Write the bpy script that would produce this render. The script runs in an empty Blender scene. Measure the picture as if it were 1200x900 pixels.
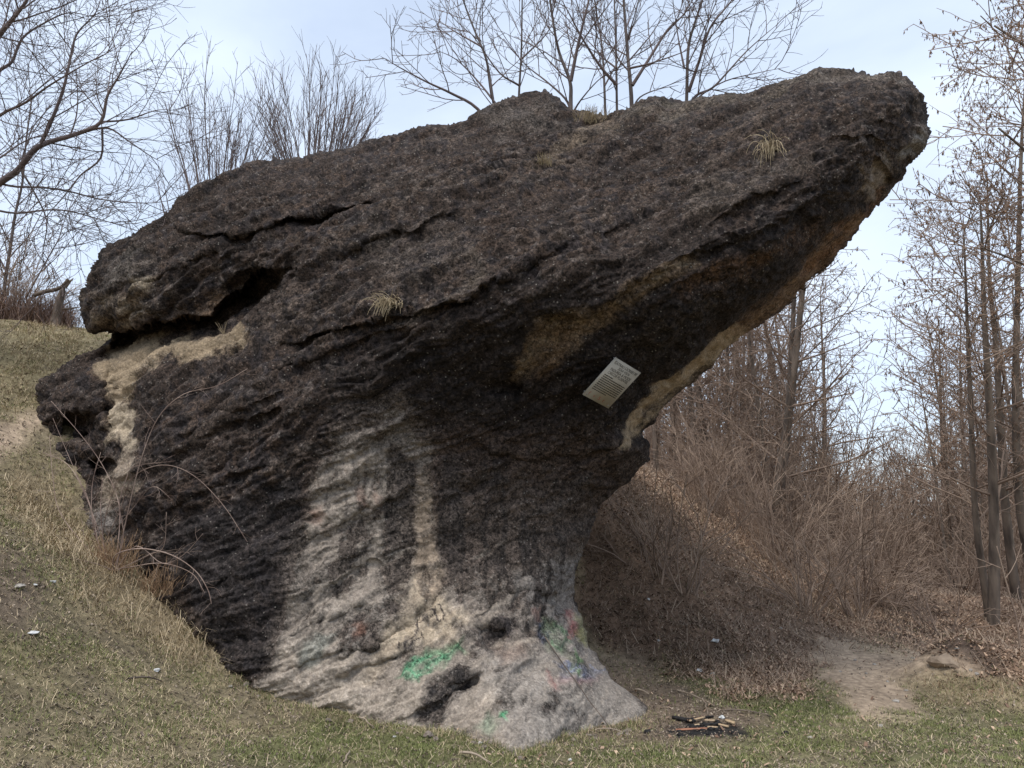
import bpy, math, random
import numpy as np
from mathutils import Vector, Matrix

SC = bpy.context.scene
COL = SC.collection
R = math.radians

# ------------------------------------------------------------------ camera
F_PX = 907.0
PITCH = R(10.0)
CAM = np.array([0.0, 0.0, 1.6])
RT = np.array([1.0, 0.0, 0.0])
FW = np.array([0.0, math.cos(PITCH), math.sin(PITCH)])
UP = np.array([0.0, -math.sin(PITCH), math.cos(PITCH)])
cd = bpy.data.cameras.new("camera")
cam = bpy.data.objects.new("camera", cd)
COL.objects.link(cam)
cam.location = CAM
cam.rotation_euler = (R(90) + PITCH, 0, 0)
cd.sensor_width = 36.0
cd.lens = 36.0 * F_PX / 1200.0
cd.clip_start = 0.05
cd.clip_end = 3000
SC.camera = cam

# ------------------------------------------------------------------ light
SUN_EL, SUN_AZ = 62.0, -150.0        # azimuth from +Y towards +X
world = bpy.data.worlds.new("World")
SC.world = world
world.use_nodes = True
wt = world.node_tree
for n in list(wt.nodes):
    wt.nodes.remove(n)
N = wt.nodes.new
L = wt.links.new
out = N("ShaderNodeOutputWorld")
bg = N("ShaderNodeBackground")
bg.inputs["Strength"].default_value = 0.1
sky = N("ShaderNodeTexSky")
sky.sky_type = 'NISHITA'
sky.sun_disc = False
sky.sun_elevation = R(SUN_EL)
sky.sun_rotation = R(SUN_AZ)
sky.air_density = 1.0
sky.dust_density = 1.5
sky.ozone_density = 1.0
geo = N("ShaderNodeTexCoord")
mp = N("ShaderNodeMapping")
mp.inputs["Scale"].default_value = (1.0, 1.0, 2.2)
n1 = N("ShaderNodeTexNoise")
n1.inputs["Scale"].default_value = 1.7
n1.inputs["Detail"].default_value = 6
n1.inputs["Roughness"].default_value = 0.5
n1.inputs["Distortion"].default_value = 0.3
rm = N("ShaderNodeMapRange")
rm.inputs["From Min"].default_value = 0.30
rm.inputs["From Max"].default_value = 0.70
rm.inputs["To Min"].default_value = 0.42
rm.inputs["To Max"].default_value = 0.98
mx = N("ShaderNodeMix")
mx.data_type = 'RGBA'
mx.inputs["B"].default_value = (4.75, 5.4, 6.4, 1)      # thin overcast
L(geo.outputs["Generated"], mp.inputs["Vector"])
L(mp.outputs["Vector"], n1.inputs["Vector"])
L(n1.outputs["Fac"], rm.inputs["Value"])
L(rm.outputs["Result"], mx.inputs["Factor"])
L(sky.outputs["Color"], mx.inputs["A"])
L(mx.outputs["Result"], bg.inputs["Color"])
L(bg.outputs["Background"], out.inputs["Surface"])

sd = bpy.data.lights.new("sun", 'SUN')
sd.energy = 1.5
sd.angle = R(30)
sd.color = (1.0, 0.96, 0.90)
sun = bpy.data.objects.new("sun", sd)
COL.objects.link(sun)
sv = Vector((math.sin(R(SUN_AZ)) * math.cos(R(SUN_EL)), math.cos(R(SUN_AZ)) * math.cos(R(SUN_EL)), math.sin(R(SUN_EL))))
sky.sun_rotation = R(SUN_AZ)
sun.rotation_euler = (-sv).to_track_quat('-Z', 'Y').to_euler()
SC.view_settings.view_transform = 'Standard'
SC.view_settings.look = 'None'
SC.view_settings.exposure = 0.98
SC.view_settings.gamma = 1.0
SC.cycles.max_bounces = 5
SC.cycles.diffuse_bounces = 3
SC.cycles.transparent_max_bounces = 4

# ------------------------------------------------------------------ maths helpers
def ray(px, py):
    px = np.asarray(px, float); py = np.asarray(py, float)
    u = (px - 600.0) / F_PX
    v = (450.0 - py) / F_PX
    return u[..., None] * RT + v[..., None] * UP + FW

def W(px, py, D):
    """photo pixel + forward depth -> world point"""
    return CAM + np.asarray(D, float)[..., None] * ray(px, py)

def proj(P):
    q = P - CAM
    D = q @ FW
    Ds = np.where(D > 0.3, D, 0.3)
    return 600 + F_PX * (q @ RT) / Ds, 450 - F_PX * (q @ UP) / Ds, D

rs0 = np.random.RandomState(5)
_G = rs0.normal(size=(256, 3)); _G /= np.linalg.norm(_G, axis=1)[:, None]
_PERM = rs0.permutation(256)

def pn(P, seed=0):
    """gradient noise, about -0.8..0.8"""
    P = np.asarray(P, float) + seed * 17.371
    i = np.floor(P).astype(np.int64)
    f = P - i
    w = f * f * f * (f * (f * 6 - 15) + 10)
    res = np.zeros(len(P))
    for dx in (0, 1):
        wx = w[:, 0] if dx else 1 - w[:, 0]
        hx = _PERM[(i[:, 0] + dx) & 255]
        for dy in (0, 1):
            wy = w[:, 1] if dy else 1 - w[:, 1]
            hy = _PERM[(hx + i[:, 1] + dy) & 255]
            for dz in (0, 1):
                wz = w[:, 2] if dz else 1 - w[:, 2]
                h = _PERM[(hy + i[:, 2] + dz) & 255]
                g = _G[h]
                d = g[:, 0] * (f[:, 0] - dx) + g[:, 1] * (f[:, 1] - dy) + g[:, 2] * (f[:, 2] - dz)
                res += wx * wy * wz * d
    return res * 1.5

def fbm(P, octv=4, seed=0, gain=0.5, ridged=False):
    a, s, r = 1.0, 1.0, 0.0
    for o in range(octv):
        n = pn(P * s, seed + o)
        if ridged:
            n = 1 - 2 * np.abs(n) * 1.3
        r = r + a * n
        a *= gain; s *= 2.03
    return r

def worley(P, seed=0):
    """distance to nearest cell point, and that cell's random value"""
    P = np.asarray(P, float) + seed * 13.13
    i = np.floor(P).astype(np.int64)
    best = np.full(len(P), 9.0); val = np.zeros(len(P))
    for dx in (-1, 0, 1):
        for dy in (-1, 0, 1):
            for dz in (-1, 0, 1):
                c = i + np.array([dx, dy, dz])
                h = _PERM[(_PERM[(_PERM[c[:, 0] & 255] + c[:, 1]) & 255] + c[:, 2]) & 255]
                o = c + 0.5 + 0.42 * _G[h]
                d = ((P - o) ** 2).sum(1)
                m_ = d < best
                best[m_] = d[m_]; val[m_] = h[m_] / 255.0
    return np.sqrt(best), val

def sstep(a, b, x):
    t = np.clip((x - a) / (b - a), 0, 1)
    return t * t * (3 - 2 * t)

class TPS:
    def __init__(self, pts, val, reg=0.0, scale=1.0):
        self.s = scale
        p = np.asarray(pts, float) / scale
        n, k = p.shape
        d2 = ((p[:, None] - p[None]) ** 2).sum(-1)
        K = self.ker(d2) + reg * np.eye(n)
        A = np.zeros((n + k + 1, n + k + 1))
        Pm = np.hstack([np.ones((n, 1)), p])
        A[:n, :n] = K; A[:n, n:] = Pm; A[n:, :n] = Pm.T
        b = np.zeros(n + k + 1); b[:n] = val
        self.w = np.linalg.solve(A, b); self.p = p
    @staticmethod
    def ker(d2):
        return 0.5 * d2 * np.log(d2 + 1e-9)
    def __call__(self, q):
        q = np.asarray(q, float) / self.s
        r = np.empty(len(q)); n = len(self.p)
        for a in range(0, len(q), 20000):
            c = q[a:a + 20000]
            d2 = ((c[:, None] - self.p[None]) ** 2).sum(-1)
            r[a:a + 20000] = self.ker(d2) @ self.w[:n] + self.w[n] + c @ self.w[n + 1:]
        return r

def seg_dist(q, poly, closed=True):
    """distance, closest point, inside flag"""
    poly = np.asarray(poly, float)
    a = poly; b = np.roll(poly, -1, 0)
    if not closed:
        a, b = poly[:-1], poly[1:]
    best = np.full(len(q), 1e18); cp = np.zeros_like(q); ins = np.zeros(len(q), bool)
    for i in range(len(a)):
        e = b[i] - a[i]; l2 = e @ e + 1e-12
        t = np.clip(((q - a[i]) @ e) / l2, 0, 1)
        c = a[i] + t[:, None] * e
        d = ((q - c) ** 2).sum(1)
        m = d < best
        best[m] = d[m]; cp[m] = c[m]
        if closed and abs(e[1]) > 1e-12:
            k = (a[i, 1] > q[:, 1]) != (b[i, 1] > q[:, 1])
            xi = a[i, 0] + (q[:, 1] - a[i, 1]) / e[1] * e[0]
            ins ^= k & (q[:, 0] < xi)
    return np.sqrt(best), cp, ins

def sdf(q, poly):
    d, _, ins = seg_dist(q, poly)
    return np.where(ins, -d, d)

def spline(pts, n_per=6, closed=False):
    p = np.asarray(pts, float); n = len(p); o = []
    rng = range(n) if closed else range(n - 1)
    for i in rng:
        if closed:
            p0, p1, p2, p3 = p[i - 1], p[i], p[(i + 1) % n], p[(i + 2) % n]
        else:
            p1, p2 = p[i], p[i + 1]
            p0 = p[i - 1] if i else 2 * p1 - p2
            p3 = p[i + 2] if i + 2 < n else 2 * p2 - p1
        for t in np.linspace(0, 1, n_per, endpoint=False):
            o.append(0.5 * (2 * p1 + (p2 - p0) * t + (2 * p0 - 5 * p1 + 4 * p2 - p3) * t * t + (3 * p1 - p0 - 3 * p2 + p3) * t ** 3))
    if not closed:
        o.append(p[-1])
    return np.array(o)

# ------------------------------------------------------------------ object helpers
def mesh_np(name, V, quads=None, tris=None, cols=None, mat=None, smooth=True):
    me = bpy.data.meshes.new(name)
    nq = 0 if quads is None else len(quads); nt = 0 if tris is None else len(tris)
    li = []
    if nq: li.append(np.asarray(quads).ravel())
    if nt: li.append(np.asarray(tris).ravel())
    li = np.concatenate(li).astype(np.int32)
    me.vertices.add(len(V)); me.vertices.foreach_set("co", np.asarray(V, np.float32).ravel())
    me.loops.add(len(li)); me.loops.foreach_set("vertex_index", li)
    me.polygons.add(nq + nt)
    st = np.concatenate([np.arange(nq) * 4, nq * 4 + np.arange(nt) * 3]).astype(np.int32)
    me.polygons.foreach_set("loop_start", st)
    me.update(calc_edges=True)
    if smooth:
        me.polygons.foreach_set("use_smooth", np.ones(nq + nt, bool))
    if cols is not None:
        at = me.attributes.new("col", 'FLOAT_COLOR', 'POINT')
        c4 = np.ones((len(V), 4), np.float32); c4[:, :3] = cols
        at.data.foreach_set("color", c4.ravel())
    if mat: me.materials.append(mat)
    me.validate(clean_customdata=False)
    return me

def link(name, me, parent=None, loc=None):
    o = bpy.data.objects.new(name, me)
    COL.objects.link(o)
    if parent is not None: o.parent = parent
    if loc is not None: o.location = loc
    return o

def tag(o, label, cat, group=None, kind=None):
    if label: o["label"] = label
    if cat: o["category"] = cat
    if group: o["group"] = group
    if kind: o["kind"] = kind
    return o

def thing(name, label, cat, loc=(0, 0, 0), group=None):
    o = bpy.data.objects.new(name, None)
    COL.objects.link(o); o.location = loc
    return tag(o, label, cat, group)

def dup(root, loc, rz=0.0, sc=1.0, label=None, group=None, cat=None):
    r = root.copy(); COL.objects.link(r)
    r.location = loc; r.rotation_euler = (0, 0, rz); r.scale = (sc, sc, sc) if np.isscalar(sc) else sc
    if label: r["label"] = label
    if group: r["group"] = group
    for ch in list(root.children):
        c = ch.copy(); COL.objects.link(c); c.parent = r
    return r

# ------------------------------------------------------------------ materials
def mat_new(name, rough=0.9):
    m = bpy.data.materials.new(name); m.use_nodes = True
    b = m.node_tree.nodes["Principled BSDF"]
    b.inputs["Roughness"].default_value = rough
    b.inputs["Specular IOR Level"].default_value = 0.25
    return m, m.node_tree, b

def mat_attr(name, rough=0.95, var=0.35, scale=30.0, bump=0.0, bscale=60.0, spec=0.15):
    """attribute colour x procedural noise"""
    m, t, b = mat_new(name, rough)
    b.inputs["Specular IOR Level"].default_value = spec
    a = t.nodes.new("ShaderNodeAttribute"); a.attribute_name = "col"
    co = t.nodes.new("ShaderNodeTexCoord")
    n = t.nodes.new("ShaderNodeTexNoise"); n.inputs["Scale"].default_value = scale; n.inputs["Detail"].default_value = 5
    n.inputs["Roughness"].default_value = 0.65
    r = t.nodes.new("ShaderNodeMapRange")
    r.inputs["From Min"].default_value = 0.3; r.inputs["From Max"].default_value = 0.7
    r.inputs["To Min"].default_value = 1 - var; r.inputs["To Max"].default_value = 1 + var
    mu = t.nodes.new("ShaderNodeVectorMath"); mu.operation = 'SCALE'
    t.links.new(co.outputs["Object"], n.inputs["Vector"])
    t.links.new(n.outputs["Fac"], r.inputs["Value"])
    t.links.new(a.outputs["Color"], mu.inputs[0]); t.links.new(r.outputs["Result"], mu.inputs["Scale"])
    t.links.new(mu.outputs["Vector"], b.inputs["Base Color"])
    if bump:
        n2 = t.nodes.new("ShaderNodeTexNoise"); n2.inputs["Scale"].default_value = bscale; n2.inputs["Detail"].default_value = 6
        n2.inputs["Roughness"].default_value = 0.7
        bp = t.nodes.new("ShaderNodeBump"); bp.inputs["Strength"].default_value = 0.9; bp.inputs["Distance"].default_value = bump
        t.links.new(co.outputs["Object"], n2.inputs["Vector"])
        t.links.new(n2.outputs["Fac"], bp.inputs["Height"]); t.links.new(bp.outputs["Normal"], b.inputs["Normal"])
    return m

def mat_flat(name, c1, c2, scale=12.0, rough=0.85, bump=0.0, stretch=(1, 1, 1)):
    m, t, b = mat_new(name, rough)
    co = t.nodes.new("ShaderNodeTexCoord"); mpn = t.nodes.new("ShaderNodeMapping"); mpn.inputs["Scale"].default_value = stretch
    n = t.nodes.new("ShaderNodeTexNoise"); n.inputs["Scale"].default_value = scale; n.inputs["Detail"].default_value = 5
    cr = t.nodes.new("ShaderNodeValToRGB")
    cr.color_ramp.elements[0].position = 0.32; cr.color_ramp.elements[0].color = (*c1, 1)
    cr.color_ramp.elements[1].position = 0.68; cr.color_ramp.elements[1].color = (*c2, 1)
    t.links.new(co.outputs["Object"], mpn.inputs["Vector"]); t.links.new(mpn.outputs["Vector"], n.inputs["Vector"])
    t.links.new(n.outputs["Fac"], cr.inputs["Fac"]); t.links.new(cr.outputs["Color"], b.inputs["Base Color"])
    if bump:
        bp = t.nodes.new("ShaderNodeBump"); bp.inputs["Distance"].default_value = bump
        t.links.new(n.outputs["Fac"], bp.inputs["Height"]); t.links.new(bp.outputs["Normal"], b.inputs["Normal"])
    return m

M_BARK = mat_flat("bark_brown", (0.07, 0.055, 0.046), (0.21, 0.165, 0.13), 9, 0.95, 0.01, (1, 1, 0.25))
M_BARK_G = mat_flat("bark_grey", (0.075, 0.062, 0.058), (0.18, 0.15, 0.14), 9, 0.95, 0.01, (1, 1, 0.25))
M_TWIG = mat_flat("twig_brown", (0.16, 0.115, 0.09), (0.34, 0.25, 0.19), 1.3, 0.95)
M_TWIG_G = mat_flat("twig_dark", (0.085, 0.066, 0.064), (0.20, 0.155, 0.145), 1.3, 0.95)
M_SHRUB = mat_flat("shrub_stem", (0.19, 0.135, 0.105), (0.40, 0.30, 0.225), 1.7, 0.95)
M_CATKIN = mat_flat("catkin_brown", (0.15, 0.09, 0.06), (0.33, 0.21, 0.14), 2.2, 0.95)
M_CANE = mat_flat("bramble_cane", (0.12, 0.075, 0.062), (0.36, 0.27, 0.22), 3, 0.8)

# ------------------------------------------------------------------ rock: outline and depth
OUT = [  # px, py, depth of the contour
 (101,362,8.95),(103,335,9.0),(115,308,9.1),(135,286,9.15),(160,268,9.2),(183,254,9.2),(205,234,9.25),(235,214,9.3),(270,200,9.3),
 (305,190,9.3),(345,184,9.3),(392,174,9.3),(430,164,9.3),(466,155,9.3),(502,150,9.25),(538,145,9.2),(560,134,9.2),(588,121,9.2),
 (618,114,9.2),(645,115,9.15),(664,123,9.1),(690,125,9.05),(710,128,9.0),(730,122,8.9),(752,115,8.8),(790,114,8.7),(830,108,8.6),
 (870,103,8.45),(905,96,8.35),(928,89,8.3),(944,81,8.25),(958,77,8.2),(976,80,8.1),(1000,84,8.0),(1025,84,7.9),(1046,84,7.8),
 (1061,91,7.75),(1071,101,7.7),(1076,113,7.65),(1075,128,7.6),(1083,144,7.6),(1085,156,7.6),(1080,172,7.6),(1071,188,7.6),
 (1060,203,7.65),(1049,217,7.65),(1030,239,7.7),(1006,262,7.75),(984,285,7.8),(958,312,7.9),(934,339,8.0),(909,366,8.1),(884,384,8.15),
 (860,402,8.2),(838,423,8.25),(814,447,8.3),(790,471,8.3),(770,491,8.3),(756,508,8.3),(761,517,8.2),(761,531,8.2),(752,549,8.2),
 (738,566,8.2),(722,580,8.2),(707,593,8.2),(694,611,8.15),(682,635,8.1),(676,656,8.05),(675,690,7.9),(679,720,7.8),(688,746,7.6),
 (701,775,7.4),(717,796,7.2),(740,812,7.05),(756,824,6.95),(761,838,6.85),(764,875,6.8),(710,915,6.4),(640,945,6.0),(560,945,5.9),(480,920,6.2),(400,900,6.6),
 (300,880,6.8),(200,810,7.1),(110,725,7.6),(50,640,8.3),(26,570,8.7),(46,515,8.8),(45,490,8.9),(54,456,9.0),(75,434,9.1),(100,416,9.2),
 (124,402,9.3),(134,394,9.3),(128,388,9.2),(108,386,9.0)]
OUT = np.array(OUT)
CTRL = [
 (250,240,8.55),(330,215,8.4),(420,205,8.2),(550,180,8.2),(620,140,8.65),(640,220,7.55),(740,150,8.2),(800,160,7.7),(800,240,6.9),(890,140,7.4),(950,120,7.25),
 (950,200,6.6),(1020,105,7.3),(1040,140,6.95),(1045,175,6.95),(1020,205,6.9),(900,290,6.5),(980,240,6.75),(300,310,7.8),(370,250,7.85),(430,300,7.3),(550,290,6.9),(450,360,6.8),
 (560,350,6.55),(680,310,6.45),(800,310,6.4),(650,400,6.8),(740,370,6.65),(780,370,6.6),(850,360,6.85),(870,370,7.2),(940,300,7.1),(715,447,7.0),(790,440,7.55),
 (600,470,7.15),(680,520,7.5),(740,528,7.55),(500,480,6.95),(400,450,6.85),(300,450,7.0),(200,480,7.6),
 (620,580,7.4),(690,580,7.7),(655,640,7.5),(560,640,7.15),(480,600,6.95),(400,600,6.8),(300,600,6.75),(200,600,7.05),(150,560,7.5),(120,600,7.6),
 (620,720,6.95),(655,750,6.95),(540,740,6.55),(430,720,6.5),(320,720,6.45),(230,690,6.65),(600,800,6.2),(690,812,6.6),(500,800,6.1),
 (420,790,6.2),(605,860,5.55),(560,855,5.75),(500,848,5.9),(400,836,6.1),(300,790,6.25),(260,780,6.4),(340,818,6.2),(690,850,6.35),(740,838,6.6),(605,900,5.4),(450,880,5.9),
 (150,320,8.4),(200,300,8.2),(250,290,8.1),(180,360,8.2),(250,350,8.1),(125,362,8.55),(290,345,8.0),(200,402,8.15),(160,415,8.35),(255,405,7.9),(150,440,8.25),(100,470,8.4),(70,490,8.6),
 (100,560,8.2),(150,500,7.95)]
CTRL = np.array(CTRL)

def round_d(d):
    return 0.38 * np.sqrt(np.clip(1 - (1 - np.clip(d / 46.0, 0, 1)) ** 2, 0, 1))

outline = spline(OUT[:, :2], 5, True)
jit = np.column_stack([outline * 0.055, np.zeros(len(outline))])
outline = outline + np.column_stack([pn(jit, 3), pn(jit, 4)]) * 2.2
outD = TPS(OUT[:, :2], OUT[:, 2], 0.002, 300.0)
dc = -sdf(CTRL[:, :2], outline)
res_c = CTRL[:, 2] + round_d(dc) - outD(CTRL[:, :2])
op = outline[::4]
FIT = TPS(np.vstack([CTRL[:, :2], op]), np.concatenate([res_c, np.zeros(len(op))]), 0.004, 300.0)

LEDGES = [  # polyline, recess depth, decay below (px)
 ([(104,388),(140,386),(170,383),(205,374),(240,366),(265,350),(290,330),(310,318),(335,312)], 0.85, 24),
 ([(196,268),(225,273),(262,274),(300,270),(335,258),(380,247),(430,238)], 0.22, 8),
 ([(335,402),(380,392),(430,378),(470,370),(500,361),(540,352),(570,332),(590,322)], 0.16, 20),
 ([(128,372),(160,362),(200,358),(250,340)], 0.060, 11),
 ([(150,330),(190,322),(240,300),(290,302)], 0.060, 11),
 ([(726,240),(770,222),(800,205)], 0.060, 12),
 ([(640,262),(700,238),(745,215)], 0.036, 12),
 ([(598,440),(620,395),(650,366),(690,362),(740,336),(800,300),(880,278),(960,235)], 0.084, 46),
 ([(740,508),(768,470),(800,440),(845,404),(900,350),(960,290),(1005,250)], 0.060, 22),
 ([(690,420),(760,360),(840,320),(900,300)], 0.048, 19),
 ([(545,520),(600,530),(650,528),(700,526),(735,512)], 0.060, 16),
 ([(1000,130),(1030,140),(1055,150),(1080,150)], 0.072, 16),
 ([(930,190),(980,165),(1020,160),(1050,175)], 0.060, 19),
 ([(870,110),(900,107),(930,98),(960,104)], 0.048, 14),
 ([(350,632),(390,610),(420,596),(455,588),(490,566)], 0.042, 19),
 ([(345,690),(400,672),(440,655),(480,640)], 0.036, 16),
 ([(400,768),(440,752),(475,735),(510,700)], 0.060, 16),
 ([(380,800),(430,778),(470,764),(490,750)], 0.042, 14),
 ([(480,845),(510,825),(545,800),(580,785)], 0.072, 19),
 ([(230,690),(280,660),(330,640)], 0.042, 19),
 ([(180,600),(250,570),(320,540)], 0.036, 22),
 ([(150,560),(220,520),(300,490),(380,470)], 0.042, 24),
 ([(575,830),(600,790),(640,770)], 0.048, 19),
 ([(560,720),(590,690),(640,690),(668,700)], 0.048, 22),
 ([(620,870),(600,850),(590,835)], 0.060, 16),
 ([(385,305),(440,282),(500,262),(555,236)], 0.066, 35), ([(560,338),(640,300),(700,272),(770,250)], 0.060, 32), ([(470,440),(540,420),(600,395)], 0.060, 35),
 ([(300,440),(370,420),(430,398),(500,385)], 0.060, 30), ([(200,520),(280,478),(360,450)], 0.054, 30), ([(820,260),(890,232),(950,205)], 0.066, 30), ([(640,205),(720,178),(800,160)], 0.042, 27),
 ([(250,262),(330,232),(400,215),(470,205)], 0.036, 24), ([(520,215),(590,190),(640,178)], 0.036, 27), ([(420,520),(480,495),(540,480)], 0.048, 30), ([(390,660),(430,640),(470,628)], 0.036, 14),
 ([(330,745),(380,725),(440,700)], 0.042, 16), ([(320,790),(360,775),(400,760)], 0.036, 12), ([(520,740),(545,765),(560,790)], 0.048, 19),
]
HOLES = [((92,503),(26,22),0.34), ((118,545),(17,12),0.40), ((105,520),(12,10),0.2), ((300,335),(40,20),0.18), ((640,700),(14,10),0.08), ((570,745),(22,14),0.10),
         ((462,238),(8,5),0.05), ((545,800),(20,12),0.06), ((590,455),(30,14),0.12), ((700,705),(10,8),0.05), ((130,470),(10,40),0.12), ((1030,215),(14,26),0.12)]

def front_depth(q):
    d = -sdf(q, outline)
    base = outD(q)
    dep = base + FIT(q) * sstep(-1, 30, d) - round_d(np.maximum(d, 0))
    q3 = np.column_stack([q * 0.03, np.zeros(len(q))])
    wq = q + np.column_stack([fbm(q3, 3, 11), fbm(q3, 3, 21)]) * 7.0
    edge = sstep(0, 14, d)
    for pl, a, w in LEDGES:
        pl = spline(pl, 4)
        lo = pl.min(0) - 6 * w; hi = pl.max(0) + 6 * w
        m = np.all((wq > lo) & (wq < hi), 1)
        if not m.any(): continue
        s = wq[m]
        dist, cp, _ = seg_dist(s, pl, False)
        dy = s[:, 1] - cp[:, 1]; dx = s[:, 0] - cp[:, 0]
        below = sstep(-1.2, 1.2, dy) if a > .13 else sstep(-3.5, 3.5, dy)
        L0 = pl[0]; L1 = pl[-1]
        tl = np.minimum(np.hypot(*(cp - L0).T), np.hypot(*(cp - L1).T))
        fade = 0.25 + 0.75 * sstep(0, 30, tl)
        side = np.exp(-np.maximum(np.abs(dx) - np.abs(dy), 0) / (0.5 * w))
        kn = np.clip(0.75 + 0.9 * pn(np.column_stack([cp * 0.02, np.full(len(cp), a * 7)]), 5), 0.1, 1.5)
        dep[m] += a * (kn if a < 0.4 else 1.0) * fade * below * np.exp(-(dist / w) ** 1.4) * side * edge[m]
        dep[m] -= 0.35 * a * fade * (1 - below) * np.exp(-(dist / (0.8 * w))) * side * edge[m] * (a < 0.4)
    for c, r, a in HOLES:
        e = np.hypot((wq[:, 0] - c[0]) / r[0], (wq[:, 1] - c[1]) / r[1])
        dep += a * (1 - sstep(0.55, 1.1, e)) * edge
    return dep, d

# ------------------------------------------------------------------ terrain
TC = [  # px, py, depth : points known to lie on the ground
 (50,505,8.55),(98,560,8.15),(85,612,7.75),(150,662,7.1),(190,692,6.85),(225,735,6.55),(260,790,6.3),(340,822,6.15),(400,838,6.1),
 (500,852,5.92),(560,862,5.72),(605,880,5.5),(650,868,5.75),(690,856,6.35),(755,834,6.7),
 (0,900,4.0),(300,900,4.75),(600,900,5.08),(900,900,5.08),(1200,900,5.08),(0,640,5.6),(0,760,4.8),(120,760,5.6),(0,510,8.0),(0,430,9.8),(0,375,11.8),(110,390,11.9),(60,440,9.9),
 (700,592,10.0),(700,680,9.2),(700,750,8.55),(700,790,7.9),(760,570,12.0),(770,680,9.6),(880,640,13.0),(870,720,10.0),(1000,690,14.0),(1000,730,11.5),(800,790,7.95),(880,815,7.3),(950,806,7.55),
 (960,770,9.0),(1040,790,8.05),(1000,760,9.5),(1080,770,9.2),(1150,700,14.0),(1165,742,11.5),(1100,760,10.2),(1200,690,22.0),(1200,780,9.0),(1160,800,8.0),
 (1130,822,7.2),(1200,835,6.9),(1000,840,6.55),(880,860,6.2),(1090,700,15.0)]
tp = np.array([W(np.array(a), np.array(b), np.array(c)) for a, b, c in TC])
extra = np.array([(-5,0,.9),(0,0,0),(5,0,0),(-3,2.5,.45),(3,2,0),(12,0,0),(-12,0,2.2),(0,-5,0),(-9,5,2.4),(12,6,0),(16,14,-.3),(22,28,-1.2),(10,34,-.6),(0,28,2.0),(-12,28,4.2),(-16,12,5.2),
                  (-3,14,4.0),(1,12,2.9),(0,18,3.2),(-8,17,4.6),(5,17,2.0),(0,9.5,1.6),(-3,10.5,3.0),(6,22,1.0),(14,22,-.8),
                  (4.6,8.2,.33),(5.0,8.0,.28),(-14,-4,2.4),(14,-4,0)])
tp = np.vstack([tp, extra])
GTPS = TPS(tp[:, :2], tp[:, 2], 0.003, 10.0)
GB = np.array([[-15, -4.5], [21, 33]])

BANKZ = [(690,640),(760,600),(900,640),(1050,690),(1200,700),(1200,770),(1100,755),(980,735),(900,800),(800,775),(740,745),(700,720)]
def ground_z(x, y, rough=True):
    q = np.column_stack([np.atleast_1d(x), np.atleast_1d(y)]).astype(float)
    c = np.clip(q, GB[0], GB[1])
    o = np.hypot(*(q - c).T)
    z = GTPS(c)
    z = z + (-1.0 - z) * sstep(0, 45, o)
    if rough:
        q3 = np.column_stack([q, np.zeros(len(q))])
        z = z + 0.035 * fbm(q3 * 1.1, 4, 31) * sstep(3.5, 7, np.hypot(q[:, 0], q[:, 1])) + 0.012 * fbm(q3 * 5.0, 3, 41) * (1 - 0.8 * sstep(7.5, 8.5, q[:, 1]) * sstep(2.2, 2.8, q[:, 0]))
        far = sstep(30, 120, np.hypot(q[:, 0], q[:, 1]))
        z = z + far * 1.5 * fbm(q3 * 0.012, 3, 51)
        pxs, pys, _ = proj(np.column_stack([q, z]))
        bk = 1 - sstep(-30, 30, sdf(np.column_stack([pxs, pys]), BANKZ))
        z = z + bk * (0.085 * fbm(q3 * 1.9, 4, 55, 0.55) + 0.05 * np.abs(pn(q3 * 3.1, 56)))
        # earth mound beside the path
        mx_, my_ = W(np.array(1125.), np.array(800.), np.array(7.9))[:2]
        e = np.hypot((q[:, 0] - mx_ - 0.15) / 0.75, (q[:, 1] - my_) / 0.45)
        z = z + 0.20 * (1 - sstep(0.2, 1.1, e)) * (1 + 0.5 * pn(q3 * 4, 61))
    return z

def gz(x, y):
    return float(ground_z(x, y)[0])

def ground_at(px, py, dmin=3.0, dmax=40.0):
    Ds = np.concatenate([np.arange(dmin, 16, 0.05), np.arange(16, dmax, 0.3)])
    P = CAM + Ds[:, None] * ray(px, py)
    g = ground_z(P[:, 0], P[:, 1])
    k = np.where(P[:, 2] < g)[0]
    i = k[0] if len(k) else len(Ds) - 1
    return Vector((P[i, 0], P[i, 1], g[i]))

def warp_axis(lo, hi, step, far, grow=1.09):
    a = list(np.arange(lo, hi + 1e-6, step)); s = step; v = a[-1]
    while v < far:
        s *= grow; v += s; a.append(v)
    s = step; v = a[0]; pre = []
    while v > -far:
        s *= grow; v -= s; pre.append(v)
    return np.array(pre[::-1] + a)

gx = warp_axis(-7.5, 9.0, 0.05, 900.0)
gy = warp_axis(2.6, 15.0, 0.05, 900.0)
GX, GY = np.meshgrid(gx, gy)
gq = np.column_stack([GX.ravel(), GY.ravel()])
gzv = ground_z(gq[:, 0], gq[:, 1])
GP = np.column_stack([gq, gzv])

DIRT = np.array([0.18, 0.135, 0.10]); PATHC = np.array([0.40, 0.305, 0.22]); GREEN = np.array([0.115, 0.125, 0.05])
STRAW = np.array([0.31, 0.245, 0.15]); LITTER = np.array([0.215, 0.14, 0.095]); DARKS = np.array([0.06, 0.044, 0.036])

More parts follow.
